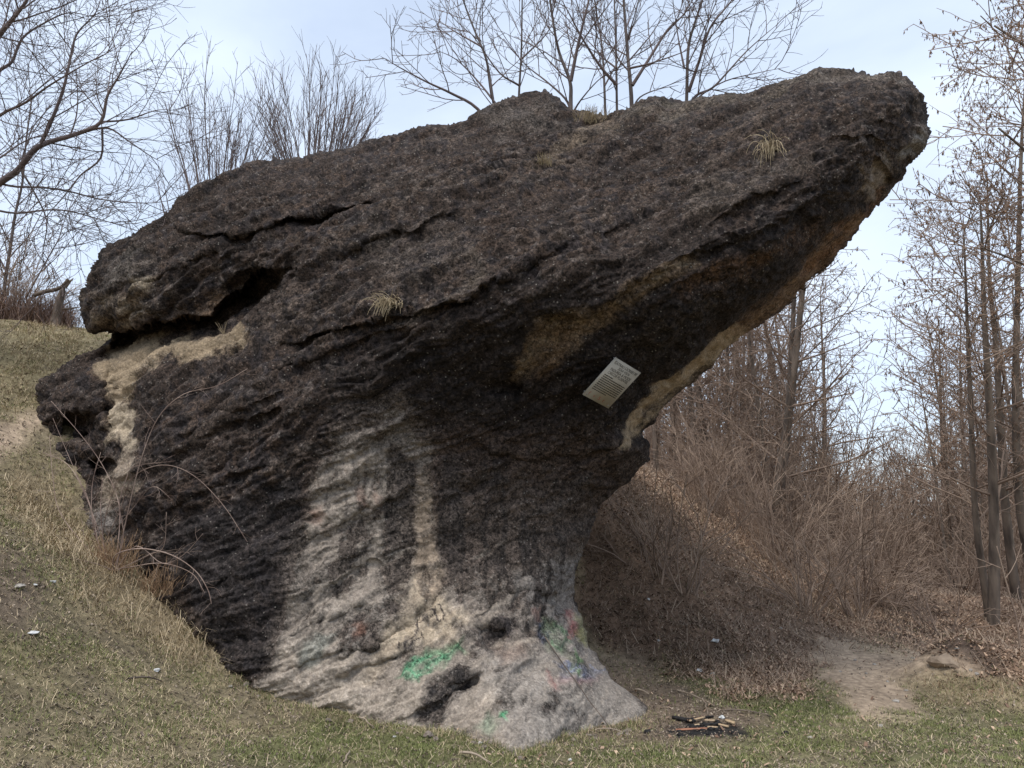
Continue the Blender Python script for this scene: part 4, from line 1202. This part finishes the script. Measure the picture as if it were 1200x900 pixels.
# short worn turf
P, d, r = polar(460000, 3.2, 14.0, 301)
gmk, n1_, n2_, _ = ground_masks(P)
clump = fbm(np.column_stack([P[:, :2] * 3.3, np.zeros(len(P))]), 4, 98, 0.6)
bare = np.clip(gmk['path'] + gmk['path_left'] + .75 * gmk['bare'] + .55 * gmk['muddy'] + gmk['bank'] * .9 + gmk['gully'] * .85, 0, 1)
fdist = np.hypot((P[:, 0] - FIRE.x) / .36, (P[:, 1] - FIRE.y) / .32)
prob = (0.66 + 0.55 * n1_ + .9 * clump) * (1 - bare) + .65 * gmk['greenstrip']
kp = (r.uniform(0, 1, len(P)) < prob) & (fdist > .9)
P, d = P[kp], d[kp]; gk = {k: v[kp] for k, v in gmk.items()}; n1k = n1_[kp]; clk = clump[kp]
isg = r.uniform(0, 1, len(P)) < (.40 + .35 * gk['green'] + .45 * gk['greenstrip'] + .25 * n1k + .55 * clk - .30 * gk['slope'] - .2 * gk['longgrass'])
g1 = np.array([.105, .125, .042]); g2 = np.array([.24, .24, .10]); s1 = np.array([.23, .175, .11]); s2 = np.array([.60, .49, .32])
tt = np.clip(r.uniform(0, 1, (len(P), 1)) ** 1.6 + .25 * clk[:, None], 0, 1)
colb = np.where(isg[:, None], g1 + (g2 - g1) * tt, s1 + (s2 - s1) * tt)
h = np.where(isg, r.uniform(.014, .042, len(P)), r.uniform(.014, .058, len(P))) * (1 + .03 * d)
ln = np.where(isg, r.uniform(.4, 1.4, len(P)), r.uniform(1.0, 2.2, len(P)))
wd = r.uniform(.002, .0042, len(P)) * (1 + .05 * d)
to = link("turf_grass", blades("turf_grass", P, h, wd, ln, colb, M_BLADE, 302))
tag(to, "short worn mix of green and dry grass covering the ground around the rock", "grass", kind="stuff")

# long straw-coloured grass
P, d, r = polar(300000, 4.2, 14, 311)
gmk, n1_, n2_, _ = ground_masks(P)
prob = 1.0 * gmk['longgrass'] * (.65 + .5 * n1_) + .9 * gmk['slope'] * (.6 + 1.0 * n2_ + .8 * n1_) + .7 * gmk['mound'] * (.7 + .6 * n1_) + .10 * gmk['bank']
kp = r.uniform(0, 1, len(P)) < prob * .8
P, d = P[kp], d[kp]; gk = {k: v[kp] for k, v in gmk.items()}; n1k = n1_[kp]
tt = np.clip(r.uniform(0, 1, (len(P), 1)) + .5 * fbm(P * 2.5, 3, 99)[:, None], 0, 1)
red = (np.clip(gk['mound'] + gk['bank'], 0, 1) * r.uniform(0, 1, len(P)))[:, None]
colb = (np.array([.22, .165, .10]) + (np.array([.56, .45, .30]) - np.array([.22, .165, .10])) * tt) * (1 - red) + np.array([.25, .15, .09]) * red
h = r.uniform(.04, .21, len(P)) * (.75 + .5 * gk['longgrass'] + .35 * n1k) * (1 - .1 * gk['slope'])
lo_ = link("dry_grass", blades("dry_grass", P, h, r.uniform(.002, .004, len(P)) * (1 + .04 * d), r.uniform(.5, 2.3, len(P)), colb, M_BLADE, 312))
tag(lo_, "long straw coloured dead grass along the slope and against the rock", "grass", kind="stuff")

# fallen leaves and dead stalks on the bank and in the gully
P, d, r = polar(210000, 5.5, 22, 321, -5, 44)
gmk, n1_, n2_, _ = ground_masks(P)
prob = np.maximum(gmk['bank'], gmk['gully']) * (.75 + .5 * n1_) * (1 - gmk['path']) + .012
kp = r.uniform(0, 1, len(P)) < prob * .8
P, d = P[kp], d[kp]
n = len(P)
tt = r.uniform(0, 1, (n, 1)) ** 1.5
colb = np.array([.17, .105, .072]) + (np.array([.56, .40, .28]) - np.array([.17, .105, .072])) * tt
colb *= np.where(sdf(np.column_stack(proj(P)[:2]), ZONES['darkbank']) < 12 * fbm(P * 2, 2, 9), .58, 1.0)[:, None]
lit = blades("leaf_litter", P + np.array([0, 0, .004]), r.uniform(.025, .07, n) * (1 + .02 * d), r.uniform(.010, .03, n), r.uniform(1.35, 2.0, n), colb, M_BLADE, 322)
tag(link("leaf_litter", lit), "brown fallen leaves and dead stalks covering the bank and gully", "leaf litter", kind="stuff")
P, d, r = polar(40000, 6.5, 20, 331, 2, 44)
gmk, n1_, n2_, _ = ground_masks(P)
kp = r.uniform(0, 1, len(P)) < np.maximum(gmk['bank'], .8 * gmk['gully']) * .75
P, d = P[kp], d[kp]; n = len(P)
tt = r.uniform(0, 1, (n, 1))
colb = np.array([.17, .12, .09]) + (np.array([.48, .37, .27]) - np.array([.17, .12, .09])) * tt
st_ = blades("dead_stalks", P, r.uniform(.10, .38, n), r.uniform(.0028, .0055, n) * (1 + .03 * d), r.uniform(.9, 2.0, n), colb, M_BLADE, 332)
tag(link("dead_stalks", st_), "thin dead brown stalks standing in the leaf litter of the bank", "dead stalks", kind="stuff")
# brush heap on the left crest
P = np.array([[W(np.array(random.Random(i).uniform(-60, 85)), np.array(372.), np.array(random.Random(i + 999).uniform(12.2, 13.6)))[j] for j in range(3)] for i in range(2600)])
P[:, 2] = ground_z(P[:, 0], P[:, 1]); r = np.random.RandomState(5); n = len(P)
tt = r.uniform(0, 1, (n, 1)); colb = np.array([.10, .065, .055]) + np.array([.16, .11, .08]) * tt
br = blades("dead_brush", P, r.uniform(.2, .75, n), r.uniform(.007, .014, n), r.uniform(.2, 1.4, n), colb, M_BLADE, 342)
tag(link("dead_brush", br), "reddish brown tangle of dead brush heaped on the left hill crest", "dead brush", kind="stuff")

# tufts growing on and beside the rock
def tuft(label, base, nrm_, n, h, droop, seed, c1, c2, name="grass_tuft", spread=.03):
    rn = random.Random(seed); tb = Tubes()
    for k in range(n):
        d = Vector((rn.gauss(0, .35), rn.gauss(0, .25), 1)) * .8 + nrm_ * .7
        p0 = base + Vector((rn.gauss(0, spread), rn.gauss(0, spread * .4), rn.gauss(0, spread * .3))) - nrm_ * .01
        pts = path(rn, p0, d.normalized(), h * rn.uniform(.5, 1.15), 6, .06, -droop * rn.uniform(.5, 1.2))
        tb.add(pts, np.linspace(.0034, .0014, 7), 3)
    mt_ = mat_flat(name + "_straw", c1, c2, 25, .9)
    return tag(link(name, tb.mesh(name, mt_, base), None, base), label, "grass tuft")
for (px, py, lab, n, h, dr, sd_, sp_) in [
    (455,356,"pale dry tuft drooping from the ledge at the middle of the rock",85,.22,.50,401,.05),
    (905,175,"long drooping tuft hanging on the rock near its nose",60,.34,.62,402,.045),
    (690,140,"wide yellowish tuft in the dip on top of the rock",130,.16,.12,403,.085),
    (638,192,"small yellowish tuft below the dip on top of the rock",60,.13,.15,404,.05),
    (262,392,"few thin stalks standing in the hollow under the boulder",10,.15,.0,405,.004)]:
    p, nn = on_rock(px, py)
    tuft(lab, p, nn, n, h, dr, sd_, (.24, .185, .11), (.48, .39, .26), spread=sp_)
for (px, py, lab, n, h, sd_) in [(130,668,"reddish brown upright grass clump at the foot of the brambles",170,.30,411),(182,700,"tall straw clump against the rock below the brambles",130,.28,412)]:
    tuft(lab, ground_at(px, py), Vector((0, 0, .5)), n, h, .12, sd_, (.20, .12, .075), (.40, .27, .16), spread=.10)

# ------------------------------------------------------------------ brambles against the rock
def canes(name, label, lines, seed):
    rn = random.Random(seed); tb = Tubes()
    base = None
    for (pts, D, dD, r) in lines:
        pp = px_path(pts, D, dD, 5)
        if base is None: base = pp[0]
        r *= 1.25; tb.add(pp, np.linspace(r, r * .5, len(pp)), 4)
        sprout(rn, tb, pp, r, r * .5, [dict(n=6.5, ang=45, len=.28, wig=.15, trop=.0, seg=4, rmin=.0018, rr=.6), dict(n=5.0, ang=45, len=.12, wig=.1, trop=0, seg=2, rmin=.0016, rr=.6)], 0, None, .25)
    return tag(link(name, tb.mesh(name, M_CANE, base), None, base), label, "bramble")
canes("bramble_bush", "arching bramble canes rooted in dry grass against the rock's left foot", [
    ([(132,668),(136,650),(165,643),(200,650),(228,668),(243,690),(248,708)], 6.75, -.35, .005),
    ([(130,668),(150,665),(190,660),(225,672),(240,695)], 6.8, -.4, .004),
    ([(128,668),(122,640),(118,600),(120,560)], 6.8, .3, .004),
    ([(134,668),(140,620),(138,585),(120,545),(95,510),(60,470)], 6.8, 1.2, .004),
    ([(136,668),(150,600),(165,540),(185,490),(215,462),(255,452),(290,432)], 6.7, .0, .004),
    ([(138,668),(175,650),(192,640),(195,600)], 6.7, -.1, .0035),
    ([(128,668),(100,640),(70,600),(62,560),(58,510)], 6.8, .8, .004),
    ([(131,668),(110,660),(75,655),(60,668)], 6.7, -.4, .0035),
    ([(133,668),(145,630),(140,590),(150,555)], 6.75, .2, .0045), ([(130,668),(118,630),(100,580),(80,545),(50,530)], 6.8, .9, .0045),
    ([(135,668),(160,640),(190,660),(215,650),(238,625)], 6.7, -.2, .0035), ([(129,668),(110,620),(108,570),(118,530)], 6.8, .6, .004)], 501)
canes("bramble_bush", "thin reddish canes crossing the rock's left strip of bare sand", [
    ([(120,640),(140,600),(155,560),(190,545),(225,556),(260,590),(290,635)], 7.15, -.75, .0035),
    ([(118,640),(128,590),(150,550),(205,540)], 7.2, -.3, .003),
    ([(116,640),(105,590),(85,545),(62,490)], 7.3, .9, .0035),
    ([(122,640),(160,590),(180,570),(202,586)], 7.15, -.3, .003)], 502)

# ------------------------------------------------------------------ broken stump on the left crest
def tube_obj(name, label, cat, pts, radii, sides, mat, group=None, rough=0.0, parent=None):
    tb = Tubes(); tb.add(pts, radii, sides)
    me = tb.mesh(name, mat, pts[0])
    o = link(name, me, parent, pts[0] if parent is None else None)
    if label: tag(o, label, cat, group)
    return o
sb = Vector(W(np.array(66.), np.array(372.), np.array(12.3))); sb.z = gz(sb.x, sb.y) - .1
root = thing("tree_stump", "broken tree stump with a splintered leaning limb on the left hill crest", "stump", sb)
P2 = px_path([(66,376),(68,360),(72,345),(76,336)], 12.3)
tb = Tubes(); tb.add([sb] + P2, [.12, .10, .085, .08, .075, .07, .065, .06, .055, .05, .05, .04, .02, .012][:len(P2) + 1], 7)
link("trunk", tb.mesh("trunk", M_BARK, sb), root)
tb = Tubes()
for pl, r0, r1 in [([(80,328),(74,335),(66,339),(52,342),(40,346)], .03, .035), ([(76,337),(82,330),(86,326)], .03, .006), ([(68,362),(80,362),(92,360)], .03, .008)]:
    pp = px_path(pl, 12.3, .05); tb.add(pp, np.linspace(r0, r1, len(pp)), 5)
link("limb", tb.mesh("limb", M_BARK, sb), root)

# ------------------------------------------------------------------ power lines far behind
M_WIRE = mat_flat("cable_dark", (.06, .06, .065), (.09, .09, .095), 3, .6)
for i, (a, b2) in enumerate([((-40,-20),(330,185)), ((-40,0),(330,212)), ((-40,15),(330,232))]):
    p0 = Vector(W(np.array(float(a[0])), np.array(float(a[1])), np.array(40.))); p1 = Vector(W(np.array(float(b2[0])), np.array(float(b2[1])), np.array(46.)))
    pts = [p0.lerp(p1, t_) - Vector((0, 0, .25 * 4 * t_ * (1 - t_))) for t_ in np.linspace(0, 1, 14)]
    tube_obj("power_line", ("uppermost", "middle", "lowest")[i] + " of the three thin wires sloping behind the left tree", "power line", pts, [.011] * 14, 4, M_WIRE, "three wires behind the left tree")

# ------------------------------------------------------------------ plaque
def box(bm_v, bm_f, c0, c1):
    n0 = len(bm_v)
    x0, y0, z0 = c0; x1, y1, z1 = c1
    bm_v += [(x0, y0, z0), (x1, y0, z0), (x1, y1, z0), (x0, y1, z0), (x0, y0, z1), (x1, y0, z1), (x1, y1, z1), (x0, y1, z1)]
    bm_f += [tuple(n0 + k for k in f) for f in ((0, 3, 2, 1), (4, 5, 6, 7), (0, 1, 5, 4), (1, 2, 6, 5), (2, 3, 7, 6), (3, 0, 4, 7))]
def boxes(name, lst, mat):
    v, f = [], []
    for a, b2 in lst: box(v, f, a, b2)
    return mesh_np(name, np.array(v), np.array(f), mat=mat, smooth=False)

fx_, fy_, fD_ = proj(V2[:nF])
quad = [(722,419),(750,437),(714,479),(683,463)]
inq = sdf(np.column_stack([fx_, fy_]), quad) < 4
A_ = np.column_stack([np.ones(inq.sum()), fx_[inq] - 717, fy_[inq] - 449])
cf = np.linalg.lstsq(A_, fD_[inq], rcond=None)[0]
cf[1:] *= 0.8
off_ = (fD_[inq] - A_ @ cf).min() - .035
lt, rt_, rb_, lb_ = [Vector(W(np.array(float(x)), np.array(float(y)), np.array(float(cf[0] + cf[1] * (x - 717) + cf[2] * (y - 449) + off_)))) for (x, y) in quad]
cen = (lt + rt_ + rb_ + lb_) / 4
ux = ((rt_ + rb_) / 2 - (lt + lb_) / 2); wv = ux.length; ux.normalize()
uy = ((lt + rt_) / 2 - (lb_ + rb_) / 2); hv = uy.length; uy = (uy - ux * uy.dot(ux)).normalized()
uz = ux.cross(uy)
M_PANEL = mat_flat("plaque_panel", (.36, .33, .28), (.47, .44, .385), 6, .6)
M_INK = mat_flat("plaque_ink", (.03, .027, .025), (.05, .045, .04), 30, .7)
M_RED = mat_flat("plaque_red", (.33, .10, .08), (.40, .16, .12), 30, .7)
M_STEEL = mat_flat("dull_steel", (.22, .22, .22), (.32, .31, .30), 20, .5)
pq = thing("information_plaque", "small pale tilted information board with dark writing on the underside of the overhang", "plaque")
pq.matrix_world = Matrix.Translation(cen) @ Matrix((ux, uy, uz)).transposed().to_4x4()
link("panel", boxes("panel", [((-wv / 2, -hv / 2, -.012), (wv / 2, hv / 2, 0))], M_PANEL), pq)
for sx, sy in ((-1, 1), (1, 1), (-1, -1), (1, -1)):
    tb = Tubes(); X, Y = sx * wv * .42, sy * hv * .45
    tb.add([Vector((X, Y, -.05)), Vector((X, Y, -.013))], [.006, .006], 6)
    tb.add([Vector((X, Y, -.001)), Vector((X, Y, .004))], [.007, .006], 8)
    link("standoff_bolt", tb.mesh("standoff_bolt", M_STEEL), pq)
def text_mesh(name, lines, mat, parent):
    objs = []
    for (s, x, y, size, w_) in lines:
        cu = bpy.data.curves.new("lettering", 'FONT'); cu.body = s; cu.size = size; cu.align_x = 'CENTER'; cu.align_y = 'CENTER'
        to_ = bpy.data.objects.new("lettering", cu); COL.objects.link(to_)
        bpy.context.view_layer.update()
        dg = bpy.context.evaluated_depsgraph_get()
        me = bpy.data.meshes.new_from_object(to_.evaluated_get(dg))
        v = np.empty(len(me.vertices) * 3, np.float32); me.vertices.foreach_get("co", v); v = v.reshape(-1, 3)
        fx = w_ / (v[:, 0].max() - v[:, 0].min())
        v[:, 0] = v[:, 0] * fx + x; v[:, 1] += y; v[:, 2] = .002
        fs = [tuple(p.vertices) for p in me.polygons]
        objs.append((v, fs)); bpy.data.objects.remove(to_)
    vv, ff, o_ = [], [], 0
    for v, fs in objs:
        vv.append(v); ff += [tuple(i + o_ for i in f) for f in fs]; o_ += len(v)
    me = bpy.data.meshes.new(name); me.from_pydata(np.vstack(vv).tolist(), [], ff); me.materials.append(mat)
    return link(name, me, parent)
text_mesh("heading_text", [("CATRAU CIORBEI IN", 0, hv * .415, .040, wv * .86), ("ZONA VODAI", .01, hv * .335, .036, wv * .44),
                           ("PADUREA & MODE", 0, hv * .255, .040, wv * .78), ("CASCOR PLOENTEL", 0, hv * .175, .040, wv * .78)], M_INK, pq)
rn = random.Random(8); lst = []
for k in range(9):
    y = hv * (.10 - k * .047); x = -wv * .43; end = wv * (.43 if k not in (0, 8) else (-.1 if k == 0 else .1))
    while x < end:
        l_ = rn.uniform(.012, .034); lst.append(((x, y - .0042, .001), (min(x + l_, end), y + .0042, .003))); x += l_ + .006
link("body_text", boxes("body_text", lst, M_INK), pq)
text_mesh("red_symbols", [("f", -wv * .38, -hv * .40, .055, .018), ("o", -wv * .19, -hv * .40, .04, .02), ("S", wv * .0, -hv * .40, .05, .026), ("t", wv * .17, -hv * .40, .055, .02), (",", wv * .34, -hv * .39, .05, .008)], M_RED, pq)

# ------------------------------------------------------------------ campfire remains, litter, stones, sticks
def plank(name, label, a, b2, w, h, mat, group, cat="plank", lift=0.0, parts=None):
    w *= .62; h *= .6
    p0, p1 = ground_at(*a), ground_at(*b2)
    p0.z += h / 2 + .004 + lift; p1.z += h / 2 + .004 + lift
    d = p1 - p0; Ln = d.length; r = np.random.RandomState(int(a[0] * 7 + a[1]))
    n = 7; vs = []; fs = []
    for i in range(n):
        x = Ln * i / (n - 1); jw = w * (1 + r.uniform(-.18, .18)) * (.65 if i in (0, n - 1) else 1); jh = h * (1 + r.uniform(-.15, .15))
        o_ = r.uniform(-.1, .1) * w
        vs += [(x, -jw / 2 + o_, -jh / 2), (x, jw / 2 + o_, -jh / 2), (x, jw / 2 + o_, jh / 2), (x, -jw / 2 + o_, jh / 2)]
        if i:
            b0 = (i - 1) * 4
            fs += [(b0 + k, b0 + (k + 1) % 4, b0 + 4 + (k + 1) % 4, b0 + 4 + k) for k in range(4)]
    fs += [(3, 2, 1, 0), (n * 4 - 4, n * 4 - 3, n * 4 - 2, n * 4 - 1)]
    o = link(name, mesh_np(name, np.array(vs), np.array(fs), mat=mat, smooth=False), None, p0)
    o.rotation_mode = 'QUATERNION'; o.rotation_quaternion = d.to_track_quat('X', 'Z')
    return tag(o, label, cat, group)
M_WOODO = mat_flat("wood_orange", (.25, .10, .06), (.40, .20, .125), 10, .8, 0, (.3, 3, 3))
M_WOODY = mat_flat("wood_yellow", (.30, .195, .11), (.52, .39, .25), 10, .8, 0, (.3, 3, 3))
M_CHAR = mat_flat("charcoal", (.008, .008, .008), (.03, .028, .027), 30, .85)
M_WHITE = mat_flat("scrap_white", (.40, .40, .39), (.66, .66, .64), 10, .7)
M_STONE = mat_flat("pale_stone", (.25, .22, .19), (.42, .385, .34), 14, .9, .01)
M_STICK = mat_flat("dry_stick", (.20, .15, .11), (.38, .31, .24), 8, .9)
GF = "burnt boards in the campfire remains"
plank("plank", "reddish orange half burnt board lying at the front of the campfire remains", (792,857), (829,856), .035, .022, M_WOODO, GF)
plank("plank", "yellowish board end continuing from the reddish board in the fire remains", (829,855), (841,854), .03, .02, M_WOODY, GF)
plank("plank", "yellow board slanting at the back of the fire remains", (808,849), (826,845), .03, .02, M_WOODY, GF, lift=.015)
plank("plank", "short yellow board in the middle of the fire remains", (826,848), (838,849), .03, .022, M_WOODY, GF, lift=.015)
plank("plank", "yellow board slanting down right in the fire remains", (840,851), (854,855), .03, .022, M_WOODY, GF)
plank("plank", "short yellow board at the right end of the fire remains", (851,848), (861,852), .045, .03, M_WOODY, GF, lift=.01)
plank("plank", "pale stub lying across the centre of the fire remains", (813,853), (820,853), .03, .02, M_WOODY, GF)
plank("plank", "blackened log lying at the left back of the fire remains", (788,843), (815,849), .05, .04, M_CHAR, GF)
plank("plank", "blackened stick behind the boards of the fire remains", (810,846), (836,843), .03, .025, M_CHAR, GF)
plank("plank", "charred piece between the yellow boards of the fire remains", (824,852), (846,851), .04, .02, M_CHAR, GF)

def lump_mesh(name, seed, size, mat, flat=.45, crumple=.35):
    import bmesh
    bm = bmesh.new(); bmesh.ops.create_icosphere(bm, subdivisions=2, radius=1)
    V_ = np.array([tuple(v.co) for v in bm.verts]); nn_ = fbm(V_ * 1.3, 3, seed)
    for v, k_ in zip(bm.verts, nn_): v.co = v.co * (1 + crumple * k_); v.co.x *= size[0]; v.co.y *= size[1]; v.co.z *= size[2]
    me = bpy.data.meshes.new(name); bm.to_mesh(me); bm.free(); me.materials.append(mat); return me
LIT = [ # px, py, size px w,h, label
 (38,747,13,6,"white crumpled paper scrap on the grass slope, largest at left"),
 (22,690,14,7,"pale grey stone like scrap at the muddy patch by the left edge"),
 (41,689,6,4,"small white scrap just right of the pale one on the muddy patch"),
 (61,687,7,5,"thin white scrap in the dry grass left of the brambles"),
 (838,753,12,6,"white scrap caught in the leaf litter on the bank"),
 (819,787,8,5,"bluish white plastic scrap at the foot of the bank, left one"),
 (836,792,6,5,"white plastic scrap at the foot of the bank, right one"),
 (760,706,5,4,"white scrap high on the bank beside the rock"),
 (772,756,4,3,"tiny white scrap on the bank below the bushes"),
 (563,872,6,4,"white scrap in the grass in front of the rock's foot"),
 (668,893,5,4,"white scrap in the grass at the bottom edge of the picture"),
 (462,868,5,3,"tiny white scrap in the grass before the dark cleft"),
 (846,845,8,6,"white lump lying among the burnt boards"),
 (183,790,9,5,"pale scrap on the worn turf left of the rock's foot")]
for i, (px, py, w_, h_, lab) in enumerate(LIT):
    p = ground_at(px, py); D_ = (np.array(p) - CAM) @ FW; s = D_ / F_PX / 2
    o = link("paper_scrap", lump_mesh("paper_scrap", 600 + i, (w_ * s, w_ * s * .8, h_ * s * .7), M_WHITE if i != 1 else M_STONE, crumple=.6), None, p + Vector((0, 0, h_ * s * .5)))
    o.rotation_euler = (0, 0, i * 1.1); tag(o, lab, "litter", "white scraps of litter")
STN = [(1050,823,8,4,"pale flat stone where the path meets the grass"),(1032,852,9,3,"long pale stone in the grass below the path"),(1015,790,4,3,"small stone in the middle of the path"),
       (1062,810,5,3,"stone on the right side of the path beside the mound"),(1002,775,5,3,"small stone near the top of the path"),(985,788,4,3,"small stone at the left of the path"),
       (1040,800,4,3,"tiny stone near the mound on the path"),(1025,780,5,3,"stone on the pale ridge of the path"),(1070,772,5,3,"pebble at the far end of the path"),(915,737,6,4,"pale stone in the leaf litter left of the path"),
       (1137,741,6,4,"pale stone on the gully side below the alders"),(1138,790,5,4,"pebble at the back of the mound"),(1145,793,6,4,"larger pebble at the back of the mound"),
       (1122,766,5,4,"pebble in the trench below the alders"),(949,866,6,4,"orange brown pebble like leaf lump in the grass"),(1068,858,5,3,"pale pebble in the grass at right"),(270,806,6,4,"small stone at the rock's left foot")]
for i, (px, py, w_, h_, lab) in enumerate(STN):
    p = ground_at(px, py); D_ = (np.array(p) - CAM) @ FW; s = D_ / F_PX / 2
    o = link("small_stone", lump_mesh("small_stone", 640 + i, (w_ * s, w_ * s * .75, h_ * s * .9), M_STONE, crumple=.4), None, p + Vector((0, 0, h_ * s * .3)))
    o.rotation_euler = (0, 0, i * .9); tag(o, lab, "stone", "small stones on the ground")
# slab of pale earth at the end of the path
p = ground_at(1110, 778)
o = link("earth_slab", lump_mesh("earth_slab", 700, (.15, .12, .06), mat_flat("pale_earth", (.22,.165,.12), (.36,.28,.205), 9, .95, .02), crumple=.7), None, p - Vector((0, 0, .025)))
tag(o, "pale flat topped clod of earth at the end of the path by the gully", "earth clod")
STK = [((638,745),(720,862),.006,"long thin dark stick leaning on the rock's pale foot", True),((744,812),(760,818),.012,"short pale stick beside the rock's right toe", False),((792,812),(838,830),.008,"thin stick on the bare soil behind the fire remains", False),
       ((824,829),(829,840),.006,"short pale stick standing by the fire remains", False),((540,890),(575,898),.010,"pale curved stick in the grass in front of the rock", False),((404,898),(410,884),.008,"short pale stick at the bottom edge of the picture", False),
       ((500,853),(535,858),.006,"bluish green strand lying in the grass before the dark cleft", False),((150,800),(190,806),.008,"dark twig lying on the worn turf at left", False),((420,847),(436,855),.008,"pale stick in the grass under the rock's left foot", False),
       ((850,835),(905,842),.007,"dark twig across the bare soil at right of the fire", False),((700,858),(730,862),.006,"thin twig in front of the rock's right toe", False)]
for i, (a, b2, r_, lab, lean_) in enumerate(STK):
    if lean_:
        p0 = on_rock(*a)[0]; p0 = p0 + Vector((0, -.03, .0)); p1 = ground_at(*b2)
    else:
        p0, p1 = ground_at(*a), ground_at(*b2); p0.z += r_ + .01; p1.z += r_ + .01
        if i == 3: p0.z += .06
    rnn = random.Random(i)
    pts = [p0.lerp(p1, t_) + Vector((rnn.gauss(0, .006), rnn.gauss(0, .006), .02 * math.sin(math.pi * t_) * (0 if lean_ else 1))) for t_ in np.linspace(0, 1, 7)]
    mt_ = M_BARK if "dark" in lab else (mat_flat("strand_green", (.16, .42, .36), (.30, .52, .46), 9, .6) if "strand" in lab else M_STICK)
    tube_obj("stick" if "strand" not in lab else "plastic_strand", lab, "stick" if "strand" not in lab else "litter", pts, np.linspace(r_, r_ * .6, 7), 5, mt_, "loose sticks on the ground" if "strand" not in lab else None)

rn = random.Random(31)
for i in range(22):
    p = Vector((FIRE.x + rn.gauss(0, .20), FIRE.y + rn.gauss(0, .11), 0)); p.z = gz(p.x, p.y)
    z_ = rn.uniform(.008, .022)
    o = link("charcoal", lump_mesh("charcoal", 720 + i, (z_ * 1.5, z_, z_ * .8), M_CHAR, crumple=.6), None, p + Vector((0, 0, z_ * .5)))
    tag(o, "black lump of charcoal scattered in the ash of the fire remains", "charcoal", "charcoal lumps in the fire remains")
CONT = [(270,795),(300,810),(345,826),(400,840),(450,847),(500,855),(530,858),(560,866),(590,878),(610,884),(635,876),(655,866),(690,860),(715,858),(740,852),(757,840)]
M_RUB = mat_flat("rubble_stone", (.13, .105, .085), (.30, .25, .205), 14, .95, .01)
for i in range(46):
    k = rn.randrange(len(CONT) - 1); f = rn.random()
    p = ground_at(CONT[k][0] + (CONT[k + 1][0] - CONT[k][0]) * f + rn.gauss(0, 5), CONT[k][1] + (CONT[k + 1][1] - CONT[k][1]) * f + abs(rn.gauss(0, 6)) + 1)
    z_ = rn.uniform(.006, .024) * (1.0 if rn.random() < .85 else 1.6)
    o = link("rubble_stone", lump_mesh("rubble_stone", 760 + i, (z_ * rn.uniform(1, 1.5), z_, z_ * .7), M_RUB, crumple=.7), None, p + Vector((0, 0, z_ * .2)))
    o.rotation_euler = (0, 0, rn.random() * 6)
    tag(o, "small crumbled stone lying along the foot of the mushroom shaped rock", "stone", "crumbled stones along the rock's foot")

# crumbs of soil, dead leaves and clippings trodden into the turf
P, d, r = polar(90000, 3.4, 12.5, 351)
gmk, n1_, n2_, _ = ground_masks(P)
n = len(P); kp = r.uniform(0, 1, n) < .6 + .4 * n2_ + .2 * gmk['bare'] - .5 * gmk['path']
P, d = P[kp], d[kp]; n = len(P)
tt = r.uniform(0, 1, (n, 1)) ** 2
colb = np.array([.07, .05, .04]) + (np.array([.42, .34, .26]) - np.array([.07, .05, .04])) * tt
cl_ = blades("turf_clutter", P + np.array([0, 0, .003]), r.uniform(.008, .03, n) * (1 + .04 * d), r.uniform(.004, .014, n) * (1 + .04 * d), r.uniform(1.2, 2.1, n), colb, M_BLADE, 352)
P, d, r = polar(7000, 3.4, 9.5, 361, -42, 30)
gmk, n1_, n2_, _ = ground_masks(P)
kp = r.uniform(0, 1, len(P)) < .8 - gmk['path'] - gmk['bare'] - gmk['bank']
P, d = P[kp], d[kp]; n = len(P); tt = r.uniform(0, 1, (n, 1))
sk_ = blades("loose_straw", P + np.array([0, 0, .008]), r.uniform(.06, .16, n), r.uniform(.0025, .004, n), r.uniform(1.5, 2.2, n), np.array([.36, .28, .18]) + np.array([.26, .22, .16]) * tt, M_BLADE, 362)
tag(link("loose_straw", sk_), "loose pale dead stalks lying scattered on the turf", "dead stalks", kind="stuff")
tag(link("turf_clutter", cl_), "crumbs of soil, bits of leaf and stalk trodden into the turf", "ground litter", kind="stuff")

# grass growing up against the rock's foot
rn = random.Random(44); rows = []
for i in range(5200):
    k = rn.randrange(len(CONT) - 1); f = rn.random()
    rows.append((CONT[k][0] + (CONT[k + 1][0] - CONT[k][0]) * f + rn.gauss(0, 3), CONT[k][1] + (CONT[k + 1][1] - CONT[k][1]) * f + rn.uniform(-4, 9)))
Pn = np.array([tuple(ground_at(*rows[i])) for i in range(0, len(rows), 26)])
r = np.random.RandomState(45)
P = np.repeat(Pn, 20, 0) + np.column_stack([r.normal(0, .05, len(Pn) * 20), r.normal(0, .05, len(Pn) * 20), np.zeros(len(Pn) * 20)])
P[:, 2] = ground_z(P[:, 0], P[:, 1]); n = len(P); tt = r.uniform(0, 1, (n, 1)); gg = (r.uniform(0, 1, n) < .55)[:, None]
colb = np.where(gg, np.array([.10, .12, .04]) + np.array([.12, .11, .05]) * tt, np.array([.26, .20, .12]) + np.array([.26, .22, .15]) * tt)
bg_ = blades("base_grass", P, r.uniform(.02, .085, n), r.uniform(.002, .004, n), r.uniform(.3, 1.7, n), colb, M_BLADE, 46)
tag(link("base_grass", bg_), "taller grass growing against the pale foot of the rock", "grass", kind="stuff")
